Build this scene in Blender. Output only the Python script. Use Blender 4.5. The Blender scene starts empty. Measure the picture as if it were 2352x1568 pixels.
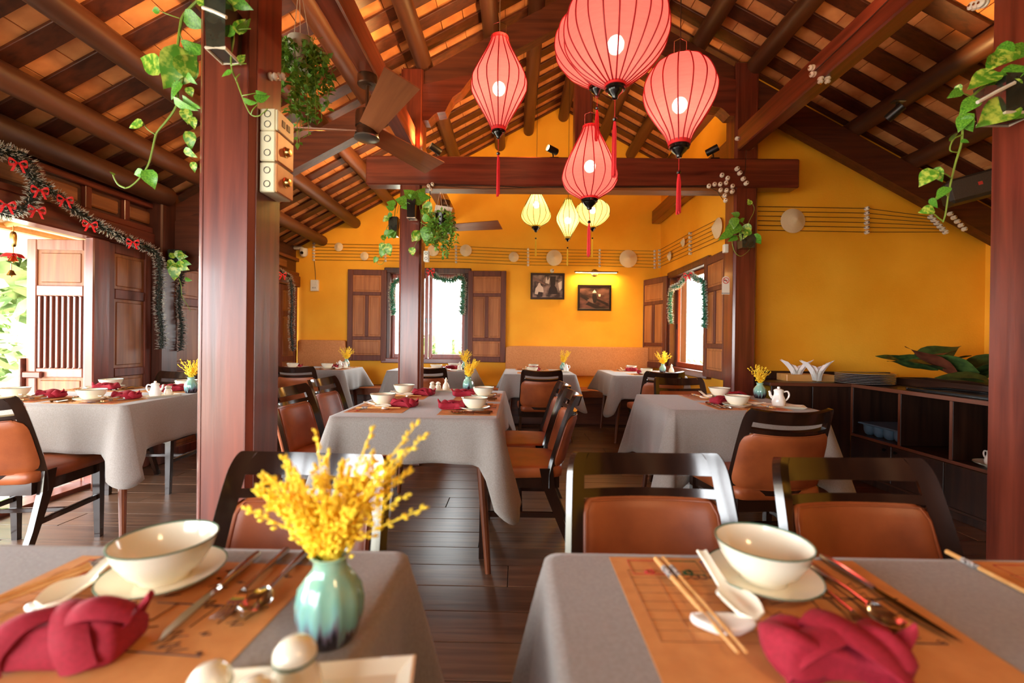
import bpy, bmesh, math, random
from mathutils import Vector as V, Matrix
rnd = random.Random(7)
sc = bpy.context.scene
C = sc.collection
PI = math.pi
sin, cos = math.sin, math.cos

# ------------------------------------------------------------------ camera
F = 1045.0                                   # focal length in pixels of a 2352 px wide frame
CAM = V((0.0, 0.0, 1.13))
RC = (Matrix.Rotation(0.0105, 3, 'Z') @ Matrix.Rotation(PI / 2 - 0.0029, 3, 'X') @ Matrix.Rotation(0.012, 3, 'Z'))
cd = bpy.data.cameras.new('camera'); cam = bpy.data.objects.new('camera', cd); C.objects.link(cam)
cam.matrix_world = Matrix.Translation(CAM) @ RC.to_4x4()
cd.sensor_width = 36.0; cd.lens = F / 2352 * 36.0
cd.clip_start = 0.02; cd.clip_end = 200
cd.dof.use_dof = True; cd.dof.focus_distance = 3.2; cd.dof.aperture_fstop = 2.6
sc.camera = cam

# ------------------------------------------------------------------ world, exposure, daylight
sc.view_settings.view_transform = 'Standard'; sc.view_settings.look = 'None'
sc.view_settings.gamma = 1.0; sc.view_settings.use_curve_mapping = False
sc.view_settings.exposure = 0.75
w = bpy.data.worlds.new('overcast_sky'); sc.world = w; w.use_nodes = True
bg = w.node_tree.nodes['Background']; bg.inputs[0].default_value = (0.93, 0.97, 1.0, 1); bg.inputs[1].default_value = 13.0
sc.cycles.use_denoising = True
sc.cycles.max_bounces = 10; sc.cycles.diffuse_bounces = 6; sc.cycles.transparent_max_bounces = 16
sc.cycles.caustics_reflective = False; sc.cycles.caustics_refractive = False
sc.cycles.sample_clamp_indirect = 6.0

def lin(c):
    r = []
    for x in c[:3]:
        x = x / 255.0
        r.append(x / 12.92 if x <= 0.04045 else ((x + 0.055) / 1.055) ** 2.4)
    return (r[0], r[1], r[2], 1.0)

def lamp(name, kind, loc, power, col=(255, 214, 160), size=0.05, aim=None, spot=None, blend=0.6, sizey=None):
    d = bpy.data.lights.new(name, kind); o = bpy.data.objects.new(name, d); C.objects.link(o)
    o.location = loc; d.energy = power; d.color = lin(col)[:3]
    if kind == 'AREA':
        d.size = size
        if sizey: d.shape = 'RECTANGLE'; d.size_y = sizey
    else:
        d.shadow_soft_size = size
    if kind == 'SPOT': d.spot_size = spot; d.spot_blend = blend
    if aim is not None:
        o.rotation_euler = (V(aim) - V(loc)).to_track_quat('-Z', 'Y').to_euler()
    return o

def portal(name, loc, aim, sx, sy):
    o = lamp(name, 'AREA', loc, 1.0, (255, 255, 255), sx, aim, sizey=sy); o.data.cycles.is_portal = True
    return o

# room numbers (metres)
XL, XR, YB, YF = -3.2, 4.35, 6.6, -1.6       # left wall, right wall, back wall, front of the building
XW, YW = 2.06, 4.28                           # side wall of the back bay, wall facing the camera on the right
RX, RZ, SL = 0.58, 4.52, 0.544                # ridge position and roof slope
AN = math.atan(SL); CA, SA = cos(AN), sin(AN)
TZ = 0.75                                     # table height
def roof_z(x): return RZ - SL * abs(x - RX)

portal('daylight_door', (XL - 0.12, .9, 0.93), (0, .9, 0.93), 4.9, 1.86)
portal('daylight_back_window', (-1.30, YB + 0.3, 1.46), (-1.3, 0, 1.46), 1.12, 1.3)
portal('daylight_side_window', (XW + 0.3, 5.5, 1.4), (0, 5.5, 1.4), 1.2, 1.3)
portal('daylight_front', (-1.8, YF - 0.1, 1.05), (-1.8, 5, 1.05), 1.8, 2.1)
# ------------------------------------------------------------------ measuring helpers
def ray(u, v):
    return RC @ V(((u - 1176.0) / F, -(v - 784.0) / F, -1.0))
def atY(u, v, y):
    d = ray(u, v); return CAM + d * ((y - CAM.y) / d.y)
def atZ(u, v, z):
    d = ray(u, v); return CAM + d * ((z - CAM.z) / d.z)
def atX(u, v, x):
    d = ray(u, v); return CAM + d * ((x - CAM.x) / d.x)
def proj(p):
    q = RC.transposed() @ (V(p) - CAM)
    if q.z > -0.05: return None
    return (1176 + F * q.x / -q.z, 784 - F * q.y / -q.z, -q.z)

# ------------------------------------------------------------------ mesh building
class MB:
    def __init__(s): s.v = []; s.f = []
    def add(s, vs, fs, M=None):
        n = len(s.v)
        for p in vs:
            p = V(p)
            s.v.append(M @ p if M is not None else p)
        for f in fs: s.f.append([i + n for i in f])
        return s
    def box(s, x0, x1, y0, y1, z0, z1, b=0.0, M=None):
        if x0 > x1: x0, x1 = x1, x0
        if y0 > y1: y0, y1 = y1, y0
        if z0 > z1: z0, z1 = z1, z0
        if b <= 0:
            vs = [(x, y, z) for x in (x0, x1) for y in (y0, y1) for z in (z0, z1)]
            return s.add(vs, [(0, 1, 3, 2), (4, 6, 7, 5), (0, 4, 5, 1), (2, 3, 7, 6), (0, 2, 6, 4), (1, 5, 7, 3)], M)
        b = min(b, (x1 - x0) * .49, (y1 - y0) * .49, (z1 - z0) * .49)
        vs = []; ix = {}
        X, Y, Z = (x0, x1), (y0, y1), (z0, z1)
        for i in (0, 1):
            for j in (0, 1):
                for k in (0, 1):
                    sx, sy, sz = (b if i == 0 else -b), (b if j == 0 else -b), (b if k == 0 else -b)
                    c = (X[i], Y[j], Z[k])
                    for a, p in enumerate(((c[0], c[1] + sy, c[2] + sz), (c[0] + sx, c[1], c[2] + sz), (c[0] + sx, c[1] + sy, c[2]))):
                        ix[(i, j, k, a)] = len(vs); vs.append(p)
        fs = []
        for i in (0, 1): fs.append([ix[(i, j, k, 0)] for j, k in ((0, 0), (1, 0), (1, 1), (0, 1))])
        for j in (0, 1): fs.append([ix[(i, j, k, 1)] for i, k in ((0, 0), (1, 0), (1, 1), (0, 1))])
        for k in (0, 1): fs.append([ix[(i, j, k, 2)] for i, j in ((0, 0), (1, 0), (1, 1), (0, 1))])
        for j in (0, 1):
            for k in (0, 1): fs.append([ix[(0, j, k, 1)], ix[(1, j, k, 1)], ix[(1, j, k, 2)], ix[(0, j, k, 2)]])
        for i in (0, 1):
            for k in (0, 1): fs.append([ix[(i, 0, k, 0)], ix[(i, 1, k, 0)], ix[(i, 1, k, 2)], ix[(i, 0, k, 2)]])
        for i in (0, 1):
            for j in (0, 1): fs.append([ix[(i, j, 0, 0)], ix[(i, j, 1, 0)], ix[(i, j, 1, 1)], ix[(i, j, 0, 1)]])
        for i in (0, 1):
            for j in (0, 1):
                for k in (0, 1): fs.append([ix[(i, j, k, a)] for a in (0, 1, 2)])
        return s.add(vs, fs, M)
    def tube(s, pts, r, n=8, M=None, cap=True, closed=False):
        pts = [V(p) for p in pts]; m = len(pts)
        rs = r if isinstance(r, (list, tuple)) else [r] * m
        vs = []; nrm = None
        for i, p in enumerate(pts):
            if closed: t = pts[(i + 1) % m] - pts[i - 1]
            else: t = pts[min(i + 1, m - 1)] - pts[max(i - 1, 0)]
            if t.length < 1e-9: t = V((0, 0, 1))
            t.normalize()
            if nrm is None:
                nrm = t.cross(V((0, 0, 1)))
                if nrm.length < 1e-3: nrm = t.cross(V((1, 0, 0)))
            nrm = nrm - t * nrm.dot(t)
            if nrm.length < 1e-6: nrm = t.orthogonal()
            nrm.normalize(); bn = t.cross(nrm)
            for k in range(n):
                a = 2 * PI * k / n
                vs.append(p + (nrm * cos(a) + bn * sin(a)) * rs[i])
        fs = []
        for i in range(m if closed else m - 1):
            j = (i + 1) % m
            for k in range(n):
                fs.append((i * n + k, i * n + (k + 1) % n, j * n + (k + 1) % n, j * n + k))
        if cap and not closed:
            fs.append(list(range(n))[::-1]); fs.append([(m - 1) * n + k for k in range(n)])
        return s.add(vs, fs, M)
    def lathe(s, prof, n=24, M=None, wob=None):
        vs = []; rings = []
        for (r, z) in prof:
            if r < 1e-6:
                rings.append([len(vs)]); vs.append((0, 0, z))
            else:
                ring = []
                for k in range(n):
                    a = 2 * PI * k / n; q = r * (wob(a, z) if wob else 1)
                    ring.append(len(vs)); vs.append((q * cos(a), q * sin(a), z))
                rings.append(ring)
        fs = []
        for A, B in zip(rings[:-1], rings[1:]):
            if len(A) == 1 and len(B) == 1: continue
            for k in range(n):
                if len(A) == 1: fs.append((A[0], B[k], B[(k + 1) % n]))
                elif len(B) == 1: fs.append((A[k], A[(k + 1) % n], B[0]))
                else: fs.append((A[k], A[(k + 1) % n], B[(k + 1) % n], B[k]))
        return s.add(vs, fs, M)
    def prism(s, poly, d0, d1, axis='y', M=None):
        n = len(poly); vs = []
        for d in (d0, d1):
            for (a, b) in poly:
                vs.append((a, d, b) if axis == 'y' else ((d, a, b) if axis == 'x' else (a, b, d)))
        fs = [list(range(n)), [n + k for k in range(n)][::-1]]
        for k in range(n): fs.append((k, (k + 1) % n, n + (k + 1) % n, n + k))
        return s.add(vs, fs, M)
    def grid(s, fn, nu, nv, M=None, cu=False):
        vs = [fn(i / (nu if cu else nu - 1), j / (nv - 1)) for j in range(nv) for i in range(nu)]
        fs = []
        for j in range(nv - 1):
            for i in range(nu if cu else nu - 1):
                i2 = (i + 1) % nu
                fs.append((j * nu + i, j * nu + i2, (j + 1) * nu + i2, (j + 1) * nu + i))
        return s.add(vs, fs, M)
    def shell(s, fn, t, nu, nv, M=None):
        """closed curved slab: fn(a,b) -> point, t thickness along the normal (both sides)"""
        def nr(a, b):
            e = 1e-3
            du = V(fn(min(a + e, 1), b)) - V(fn(max(a - e, 0), b)); dv = V(fn(a, min(b + e, 1))) - V(fn(a, max(b - e, 0)))
            q = du.cross(dv); return q.normalized() if q.length > 1e-12 else V((0, 1, 0))
        tt = t if callable(t) else (lambda a, b: t)
        vs = []
        for sg in (1, -1):
            for j in range(nv):
                for i in range(nu):
                    a, b = i / (nu - 1), j / (nv - 1)
                    vs.append(V(fn(a, b)) + nr(a, b) * (sg * tt(a, b)))
        N = nu * nv; fs = []
        for j in range(nv - 1):
            for i in range(nu - 1):
                q = (j * nu + i, j * nu + i + 1, (j + 1) * nu + i + 1, (j + 1) * nu + i)
                fs.append(q); fs.append([k + N for k in q[::-1]])
        bd = [i for i in range(nu)] + [j * nu + nu - 1 for j in range(1, nv)] + [(nv - 1) * nu + i for i in range(nu - 2, -1, -1)] + [j * nu for j in range(nv - 2, 0, -1)]
        for k in range(len(bd)):
            p, q = bd[k], bd[(k + 1) % len(bd)]
            fs.append((p, p + N, q + N, q))
        return s.add(vs, fs, M)
    def sell(s, rx, ry, rz, e1=0.3, e2=0.3, nu=20, nv=10, M=None, fn=None):
        """super-ellipsoid: cushion, pillow"""
        def pw(x, e): return math.copysign(abs(x) ** e, x)
        prof = []
        vs = [(0, 0, -rz)]; 
        for j in range(1, nv):
            b = -PI / 2 + PI * j / nv
            for i in range(nu):
                a = 2 * PI * i / nu
                vs.append((rx * pw(cos(b), e1) * pw(cos(a), e2), ry * pw(cos(b), e1) * pw(sin(a), e2), rz * pw(sin(b), e1)))
        vs.append((0, 0, rz)); L = len(vs) - 1
        if fn: vs = [fn(V(p)) for p in vs]
        fs = []
        for i in range(nu):
            fs.append((0, 1 + (i + 1) % nu, 1 + i)); fs.append((L, L - nu + i, L - nu + (i + 1) % nu))
        for j in range(nv - 2):
            for i in range(nu):
                a = 1 + j * nu; fs.append((a + i, a + (i + 1) % nu, a + nu + (i + 1) % nu, a + nu + i))
        return s.add(vs, fs, M)
    def mesh(s, name, smooth=True, ang=35, recalc=True):
        me = bpy.data.meshes.new(name)
        me.from_pydata([tuple(p) for p in s.v], [], s.f)
        if recalc and len(s.f) < 20000:
            bm = bmesh.new(); bm.from_mesh(me); bmesh.ops.recalc_face_normals(bm, faces=bm.faces); bm.to_mesh(me); bm.free()
        if smooth:
            me.polygons.foreach_set('use_smooth', [True] * len(me.polygons))
            me.set_sharp_from_angle(angle=math.radians(ang))
        me.update()
        return me
    def build(s, name, m, parent=None, smooth=True, ang=35, loc=None, recalc=True):
        me = s.mesh(name, smooth, ang, recalc)
        if m: me.materials.append(m)
        return link(name, me, parent, loc)

def link(name, me, parent=None, loc=None, rz=None):
    o = bpy.data.objects.new(name, me); C.objects.link(o)
    if parent is not None: o.parent = parent
    if loc is not None: o.location = loc
    if rz is not None: o.rotation_euler = (0, 0, rz)
    return o
def tag(o, label=None, cat=None, group=None, kind=None):
    if label: o['label'] = label
    if cat: o['category'] = cat
    if group: o['group'] = group
    if kind: o['kind'] = kind
    return o
def thing(name, label, cat, loc=(0, 0, 0), rz=0.0, group=None, kind=None):
    o = bpy.data.objects.new(name, None); C.objects.link(o); o.empty_display_size = 0.05
    o.location = loc; o.rotation_euler = (0, 0, rz)
    return tag(o, label, cat, group, kind)
KIDS = {}
def dup(root, loc, rz=0.0, label=None, group=None, scale=None, rot=None):
    def kids(o):
        k = o.name
        if k not in KIDS: KIDS[k] = list(o.children)
        return KIDS[k]
    def cp(o, par):
        c = o.copy(); C.objects.link(c); c.parent = par
        for ch in kids(o): cp(ch, c)
        return c
    r = cp(root, None); r.location = loc; r.rotation_euler = rot if rot else (0, 0, rz)
    if scale is not None: r.scale = (scale,) * 3 if not isinstance(scale, (tuple, list)) else scale
    if label: r['label'] = label
    if group: r['group'] = group
    return r
class Proto:
    """first placement moves the prototype itself, later ones copy it"""
    def __init__(s, root): s.root = root; s.used = False
    def put(s, loc, rz=0.0, label=None, group=None, scale=None, rot=None):
        if not s.used:
            s.used = True; r = s.root; r.location = loc; r.rotation_euler = rot if rot else (0, 0, rz)
            if scale is not None: r.scale = (scale,) * 3 if not isinstance(scale, (tuple, list)) else scale
            if label: r['label'] = label
            if group: r['group'] = group
            return r
        return dup(s.root, loc, rz, label, group, scale if scale is not None else 1.0, rot)
def TR(x, y, z, rz=0, rx=0, ry=0):
    return Matrix.Translation((x, y, z)) @ Matrix.Rotation(rz, 4, 'Z') @ Matrix.Rotation(ry, 4, 'Y') @ Matrix.Rotation(rx, 4, 'X')
def frame(o, ex, ey, ez):
    M = Matrix.Identity(4)
    for i in range(3): M[i][0] = ex[i]; M[i][1] = ey[i]; M[i][2] = ez[i]; M[i][3] = o[i]
    return M
def spline(pts, n=8):
    """Catmull-Rom through the points"""
    P = [V(p) for p in pts]; out = []
    for i in range(len(P) - 1):
        p0 = P[max(i - 1, 0)]; p1 = P[i]; p2 = P[i + 1]; p3 = P[min(i + 2, len(P) - 1)]
        for k in range(n):
            t = k / n
            out.append(0.5 * ((2 * p1) + (p2 - p0) * t + (2 * p0 - 5 * p1 + 4 * p2 - p3) * t * t + (3 * p1 - p0 - 3 * p2 + p3) * t ** 3))
    out.append(P[-1]); return out

# ------------------------------------------------------------------ materials
MATS = {}
def pm(name, c1, c2=None, sc3=(5, 5, 5), rough=0.5, bump=0.0, metal=0.0, coat=0.0, spec=0.5, vary=0.0, detail=4, lo=0.35, hi=0.65, coord='Object', bumpscale=None, sheen=0.0, alpha=1.0, rough2=None, dist=0.0):
    if name in MATS: return MATS[name]
    m = bpy.data.materials.new(name); m.use_nodes = True; nt = m.node_tree; N = nt.nodes; L = nt.links
    b = N['Principled BSDF']
    b.inputs['Base Color'].default_value = lin(c1); b.inputs['Roughness'].default_value = rough
    b.inputs['Metallic'].default_value = metal; b.inputs['Coat Weight'].default_value = coat; b.inputs['Coat Roughness'].default_value = 0.12
    b.inputs['Specular IOR Level'].default_value = spec
    if sheen: b.inputs['Sheen Weight'].default_value = sheen
    tc = N.new('ShaderNodeTexCoord'); mp = N.new('ShaderNodeMapping'); L.new(tc.outputs[coord], mp.inputs[0]); mp.inputs['Scale'].default_value = sc3
    col = None
    if c2 is not None:
        nz = N.new('ShaderNodeTexNoise'); nz.inputs['Scale'].default_value = 1.0; nz.inputs['Detail'].default_value = detail; nz.inputs['Distortion'].default_value = dist
        if vary:
            oi = N.new('ShaderNodeObjectInfo'); ad = N.new('ShaderNodeVectorMath'); ad.operation = 'ADD'; ml = N.new('ShaderNodeMath'); ml.operation = 'MULTIPLY'
            ml.inputs[1].default_value = 37.0; L.new(oi.outputs['Random'], ml.inputs[0]); L.new(mp.outputs[0], ad.inputs[0]); L.new(ml.outputs[0], ad.inputs[1]); L.new(ad.outputs[0], nz.inputs['Vector'])
        else: L.new(mp.outputs[0], nz.inputs['Vector'])
        rp = N.new('ShaderNodeValToRGB'); rp.color_ramp.elements[0].position = lo; rp.color_ramp.elements[1].position = hi
        rp.color_ramp.elements[0].color = lin(c1); rp.color_ramp.elements[1].color = lin(c2)
        L.new(nz.outputs['Fac'], rp.inputs[0]); col = rp.outputs[0]
        if rough2 is not None:
            mr = N.new('ShaderNodeMapRange'); mr.inputs['To Min'].default_value = rough; mr.inputs['To Max'].default_value = rough2
            L.new(nz.outputs['Fac'], mr.inputs['Value']); L.new(mr.outputs[0], b.inputs['Roughness'])
        if vary:
            hs = N.new('ShaderNodeHueSaturation'); mr = N.new('ShaderNodeMapRange'); mr.inputs['To Min'].default_value = 1 - vary; mr.inputs['To Max'].default_value = 1 + vary
            L.new(oi.outputs['Random'], mr.inputs['Value']); L.new(mr.outputs[0], hs.inputs['Value']); L.new(col, hs.inputs['Color']); col = hs.outputs[0]
        L.new(col, b.inputs['Base Color'])
        if bump:
            bp = N.new('ShaderNodeBump'); bp.inputs['Strength'].default_value = bump; bp.inputs['Distance'].default_value = 0.01
            if bumpscale:
                n2 = N.new('ShaderNodeTexNoise'); n2.inputs['Scale'].default_value = bumpscale; L.new(tc.outputs[coord], n2.inputs['Vector']); L.new(n2.outputs['Fac'], bp.inputs['Height'])
            else: L.new(nz.outputs['Fac'], bp.inputs['Height'])
            L.new(bp.outputs[0], b.inputs['Normal'])
    MATS[name] = m
    return m
def wood(name, c1, c2, axis='z', rough=0.4, coat=0.0, vary=0.12, fine=26, bump=0.08, long=1.6):
    s = {'x': (long, fine, fine), 'y': (fine, long, fine), 'z': (fine, fine, long)}[axis]
    return pm(name + '_' + axis, c1, c2, s, rough=rough, bump=bump, coat=coat, vary=vary, detail=6, lo=0.3, hi=0.72, dist=0.4)
def emis(name, col, strength):
    m = bpy.data.materials.new(name); m.use_nodes = True; N = m.node_tree.nodes
    e = N.new('ShaderNodeEmission'); e.inputs[0].default_value = lin(col); e.inputs[1].default_value = strength
    m.node_tree.links.new(e.outputs[0], N['Material Output'].inputs[0]); return m
def shade_mat(name, col, glow, see=0.10, glowstr=0.5):
    """lantern silk: translucent, a little see-through, lit by its bulb, plus an even glow added as emission"""
    m = bpy.data.materials.new(name); m.use_nodes = True; N = m.node_tree.nodes; L = m.node_tree.links
    for n in list(N):
        if n.type == 'BSDF_PRINCIPLED': N.remove(n)
    out = N['Material Output']
    tl = N.new('ShaderNodeBsdfTranslucent'); df = N.new('ShaderNodeBsdfDiffuse'); tr = N.new('ShaderNodeBsdfTransparent'); em = N.new('ShaderNodeEmission')
    wv = N.new('ShaderNodeTexNoise'); tc = N.new('ShaderNodeTexCoord'); mp = N.new('ShaderNodeMapping'); mp.inputs['Scale'].default_value = (14, 14, 120)
    L.new(tc.outputs['Object'], mp.inputs[0]); L.new(mp.outputs[0], wv.inputs['Vector']); wv.inputs['Scale'].default_value = 1.0
    hs = N.new('ShaderNodeHueSaturation'); hs.inputs['Color'].default_value = lin(col); mr = N.new('ShaderNodeMapRange'); mr.inputs['To Min'].default_value = 0.8; mr.inputs['To Max'].default_value = 1.15
    L.new(wv.outputs['Fac'], mr.inputs['Value']); L.new(mr.outputs[0], hs.inputs['Value'])
    for n in (tl, df): L.new(hs.outputs[0], n.inputs['Color'])
    tr.inputs['Color'].default_value = (1, 1, 1, 1)
    em.inputs['Color'].default_value = lin(glow); em.inputs['Strength'].default_value = glowstr  # even glow of the lit silk put in as emission
    a = N.new('ShaderNodeMixShader'); a.inputs[0].default_value = 0.4; L.new(tl.outputs[0], a.inputs[1]); L.new(df.outputs[0], a.inputs[2])
    b = N.new('ShaderNodeMixShader'); b.inputs[0].default_value = see; L.new(a.outputs[0], b.inputs[1]); L.new(tr.outputs[0], b.inputs[2])
    c = N.new('ShaderNodeAddShader'); L.new(b.outputs[0], c.inputs[0]); L.new(em.outputs[0], c.inputs[1])
    L.new(c.outputs[0], out.inputs[0]); return m
def glass_mat(name):
    m = bpy.data.materials.new(name); m.use_nodes = True; N = m.node_tree.nodes; L = m.node_tree.links
    for n in list(N):
        if n.type == 'BSDF_PRINCIPLED': N.remove(n)
    t = N.new('ShaderNodeBsdfTransparent'); t.inputs[0].default_value = (0.95, 0.97, 0.96, 1); g = N.new('ShaderNodeBsdfGlossy'); g.inputs['Roughness'].default_value = 0.02
    fr = N.new('ShaderNodeLayerWeight'); fr.inputs[0].default_value = .5; pw = N.new('ShaderNodeMath'); pw.operation = 'POWER'; pw.inputs[1].default_value = 5.0; sc_ = N.new('ShaderNodeMath'); sc_.operation = 'MULTIPLY_ADD'; sc_.inputs[1].default_value = .5; sc_.inputs[2].default_value = .03; mx = N.new('ShaderNodeMixShader')
    L.new(fr.outputs['Facing'], pw.inputs[0]); L.new(pw.outputs[0], sc_.inputs[0]); L.new(sc_.outputs[0], mx.inputs[0]); L.new(t.outputs[0], mx.inputs[1]); L.new(g.outputs[0], mx.inputs[2]); L.new(mx.outputs[0], N['Material Output'].inputs[0]); return m

RED1, RED2 = (78, 30, 20), (124, 56, 38)
def MW(a): return wood('mahogany', RED1, RED2, a, rough=0.28, coat=0.25, vary=0.06)
def MD(a): return wood('dark_timber', (58, 26, 15), (96, 48, 28), a, rough=0.42, vary=0.16)
def ML(a): return wood('log_timber', (62, 32, 18), (104, 60, 35), a, rough=0.45, vary=0.15, fine=9, long=0.8)
def MP(a): return wood('panel_timber', (114, 64, 32), (160, 100, 54), a, rough=0.5, vary=0.08)
M_wall = pm('ochre_plaster', (242, 167, 26), (255, 186, 46), (1.6, 1.6, 1.6), rough=0.75, bump=0.12, detail=8, bumpscale=60)
M_tile = pm('clay_tile', (196, 122, 70), (226, 156, 96), (6, 6, 6), rough=0.85, vary=0.16, bump=0.1)
M_floor = wood('floorboard', (78, 52, 37), (118, 84, 61), 'x', rough=0.34, vary=0.18, fine=30, long=2.2)
M_chair = wood('ebonised_wood', (26, 14, 10), (44, 24, 15), 'z', rough=0.16, coat=0.6, vary=0.0, bump=0.02)
M_leather = pm('cognac_leather', (124, 58, 26), (168, 88, 44), (7, 7, 7), rough=0.42, bump=0.05, detail=6, bumpscale=240, lo=0.3, hi=0.7)
M_cloth = pm('grey_linen', (136, 127, 121), (148, 140, 134), (180, 180, 180), rough=0.85, bump=0.1, sheen=0.2)
M_cream = pm('cream_porcelain', (238, 230, 208), None, rough=0.12, coat=0.5)
M_white = pm('white_porcelain', (240, 238, 230), None, rough=0.15, coat=0.4)
M_rim = pm('green_rim_glaze', (86, 116, 96), None, rough=0.2)
M_steel = pm('polished_steel', (200, 196, 190), None, rough=0.12, metal=1.0)
M_brass = pm('brass', (196, 160, 96), None, rough=0.25, metal=1.0)
M_mat = pm('kraft_paper', (204, 137, 76), (216, 151, 88), (30, 30, 30), rough=0.75)
M_faint = pm('faint_print', (150, 98, 58), None, rough=.8)
M_ink = pm('dark_ink', (84, 54, 42), None, rough=0.8)
M_nap = pm('crimson_linen', (138, 10, 32), (156, 18, 42), (200, 200, 200), rough=0.85, bump=0.08)
M_yel = pm('yellow_dried_grass', (255, 206, 24), (255, 224, 66), (40, 40, 40), rough=0.7)
M_black = pm('black_lacquer', (16, 14, 13), None, rough=0.2, coat=0.3)
M_wire = pm('black_cable', (40, 26, 18), None, rough=0.5)
M_redth = pm('red_silk_thread', (206, 24, 36), (226, 40, 48), (200, 200, 10), rough=0.6)
M_yelth = pm('yellow_silk_thread', (240, 200, 40), (250, 214, 70), (200, 200, 10), rough=0.6)
M_hat = pm('palm_leaf_hat', (220, 196, 152), (240, 222, 186), (60, 60, 4), rough=0.7, bump=0.1)
M_ins = pm('glazed_ceramic_knob', (226, 216, 200), None, rough=0.2)
M_leafwood = wood('leaf_timber', (84, 36, 22), (126, 62, 40), 'z', rough=.55, vary=.06)
M_leaf = pm('green_leaf', (60, 122, 30), (112, 172, 52), (16, 16, 16), rough=0.35, vary=0.2)
M_leafv = pm('variegated_leaf', (84, 146, 34), (190, 206, 84), (5, 5, 5), rough=0.35, vary=0.15, lo=0.45, hi=0.62)
M_stem = pm('plant_stem', (122, 150, 52), None, rough=0.5)
M_plw = pm('white_plastic', (226, 222, 208), None, rough=0.35)
M_bluetray = pm('blue_plastic', (96, 122, 142), None, rough=0.35)
M_bamboo = wood('bamboo', (196, 138, 72), (214, 160, 92), 'x', rough=0.4, vary=0)
M_bench = pm('tan_upholstery', (196, 128, 72), (212, 146, 90), (90, 90, 90), rough=0.7, bump=0.15)
M_chop = pm('pale_bamboo', (222, 170, 104), (206, 150, 84), (40, 40, 40), rough=0.45)
M_glass = glass_mat('window_glass')
# ================================================================== THE BUILDING
# ---- floor: boards laid one by one
fl = tag(MB().box(XL - .3, XR + .2, YF, YB + .1, -.12, -.024).build('floor', MD('x'), smooth=False), 'dark wooden board floor of the dining hall', kind='structure')
plk = {}
y = YF; row = 0
while y < YB:
    x = XL - rnd.uniform(0, 1.5)
    while x < XR:
        Lp = rnd.choice((1.5, 1.8, 1.8, 2.1)); x0, x1 = max(x, XL), min(x + Lp, XR)
        if x1 - x0 > .05:
            k = (round(x1 - x0, 2))
            if k not in plk: plk[k] = MB().box(0, k - .004, 0, .190, -.022, 0, .0018).mesh('plank', smooth=False); plk[k].materials.append(M_floor)
            o = link('plank', plk[k], fl, (x0, y, rnd.uniform(-.0008, .0006)))
        x += Lp
    y += .194; row += 1

# ---- walls
def wall_open(name, axis, at0, at1, a0, a1, oz, hole, top, label):
    """wall slab in plane axis with a rectangular hole (h0,h1,z0,z1); top(a) gives the height"""
    mb = MB(); h0, h1, z0, z1 = hole
    def pr(poly): mb.prism(poly, at0, at1, axis)
    pr([(a0, 0), (h0, 0), (h0, top(h0)), (a0, top(a0))]) if top(a0) else None
    pr([(h0, 0), (h1, 0), (h1, z0), (h0, z0)])
    n = [h0] + [q for q in (RX,) if h0 < q < h1] + [h1]
    pr([(h0, z1), (h1, z1)] + [(q, top(q)) for q in n[::-1]])
    n = [h1] + ([RX] if (axis == 'y' and h1 < RX < a1) else []) + [a1]
    pr([(h1, 0), (a1, 0)] + [(q, top(q)) for q in n[::-1]])
    return tag(mb.build(name, M_wall, smooth=False), label, kind='structure')
WB = (-1.86, -.74, .84, 2.09)
wall_open('wall_back', 'y', YB, YB + .2, XL - .2, XW + .2, 0, WB, lambda x: roof_z(x) + .02, 'ochre gable wall at the far end of the hall')
WS = (4.93, 6.1, .80, 1.99)
wall_open('wall_bay', 'x', XW, XW + .12, YW + .0, YB + .05, 0, WS, lambda q: roof_z(XW) + .02, 'ochre side wall of the back bay beside the corner table')
mb = MB(); mb.prism([(XW + .1, 0), (XR + .2, 0), (XR + .2, roof_z(XR + .2) + .02), (XW + .1, roof_z(XW + .1) + .02)], YW, YW + .2, 'y')
tag(mb.build('wall_front', M_wall, smooth=False), 'shaded ochre wall behind the low cabinet', kind='structure')
tag(MB().box(XR, XR + .2, YF, YW + .2, 0, roof_z(XR + .2) + .02).build('wall_right', M_wall, smooth=False), 'ochre wall at the right end behind the near column', kind='structure')
# wall behind the camera: solid on the right, open towards the street on the left
mb = MB()
for a_, b_ in ((XL, -2.7), (-2.12, -2.06), (-1.52, -1.46), (-.9, XR + .2)): mb.prism([(a_, 0), (b_, 0), (b_, 2.1), (a_, 2.1)], YF - .15, YF, 'y')
mb.prism([(XL, 2.1), (XR + .2, 2.1), (XR + .2, roof_z(XR + .2)), (RX, RZ), (XL, roof_z(XL))], YF - .15, YF, 'y')
tag(mb.build('wall_street', MD('z'), smooth=False), 'dark timber wall on the street side', kind='structure')

# ---- timber wall on the left: posts, header, frieze and panelled leaves
wl = thing('wall_left', 'dark panelled timber wall with the open doorway', None, (0, 0, 0), kind='structure')
MB().box(XL - .10, XL + .04, YF, YB, 1.86, 2.02, .01).build('header_beam', MW('y'), wl, False)
MB().box(XL - .06, XL - .03, YF, YB, 2.02, 2.62).build('frieze_board', MD('y'), wl, False)
MB().box(XL - .05, XL + .02, YF, YB, 2.02, 2.07, .006).build('frieze_rail', MW('y'), wl, False)
MB().box(XL - .05, XL + .02, YF, YB, 2.235, 2.28, .006).build('frieze_rail', MW('y'), wl, False)
yy = 2.05
fp = MB().box(0, .022, 0, .235, 0, .105, .012).mesh('panel', smooth=False); fp.materials.append(MP('y'))
fs_ = MB().box(0, .04, 0, .05, 0, .165, .004).mesh('stile', smooth=False); fs_.materials.append(MW('z'))
while yy < 6.4:
    link('panel', fp, wl, (XL - .03, yy, 2.1)); link('stile', fs_, wl, (XL - .035, yy - .06, 2.07)); yy += .335
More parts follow.
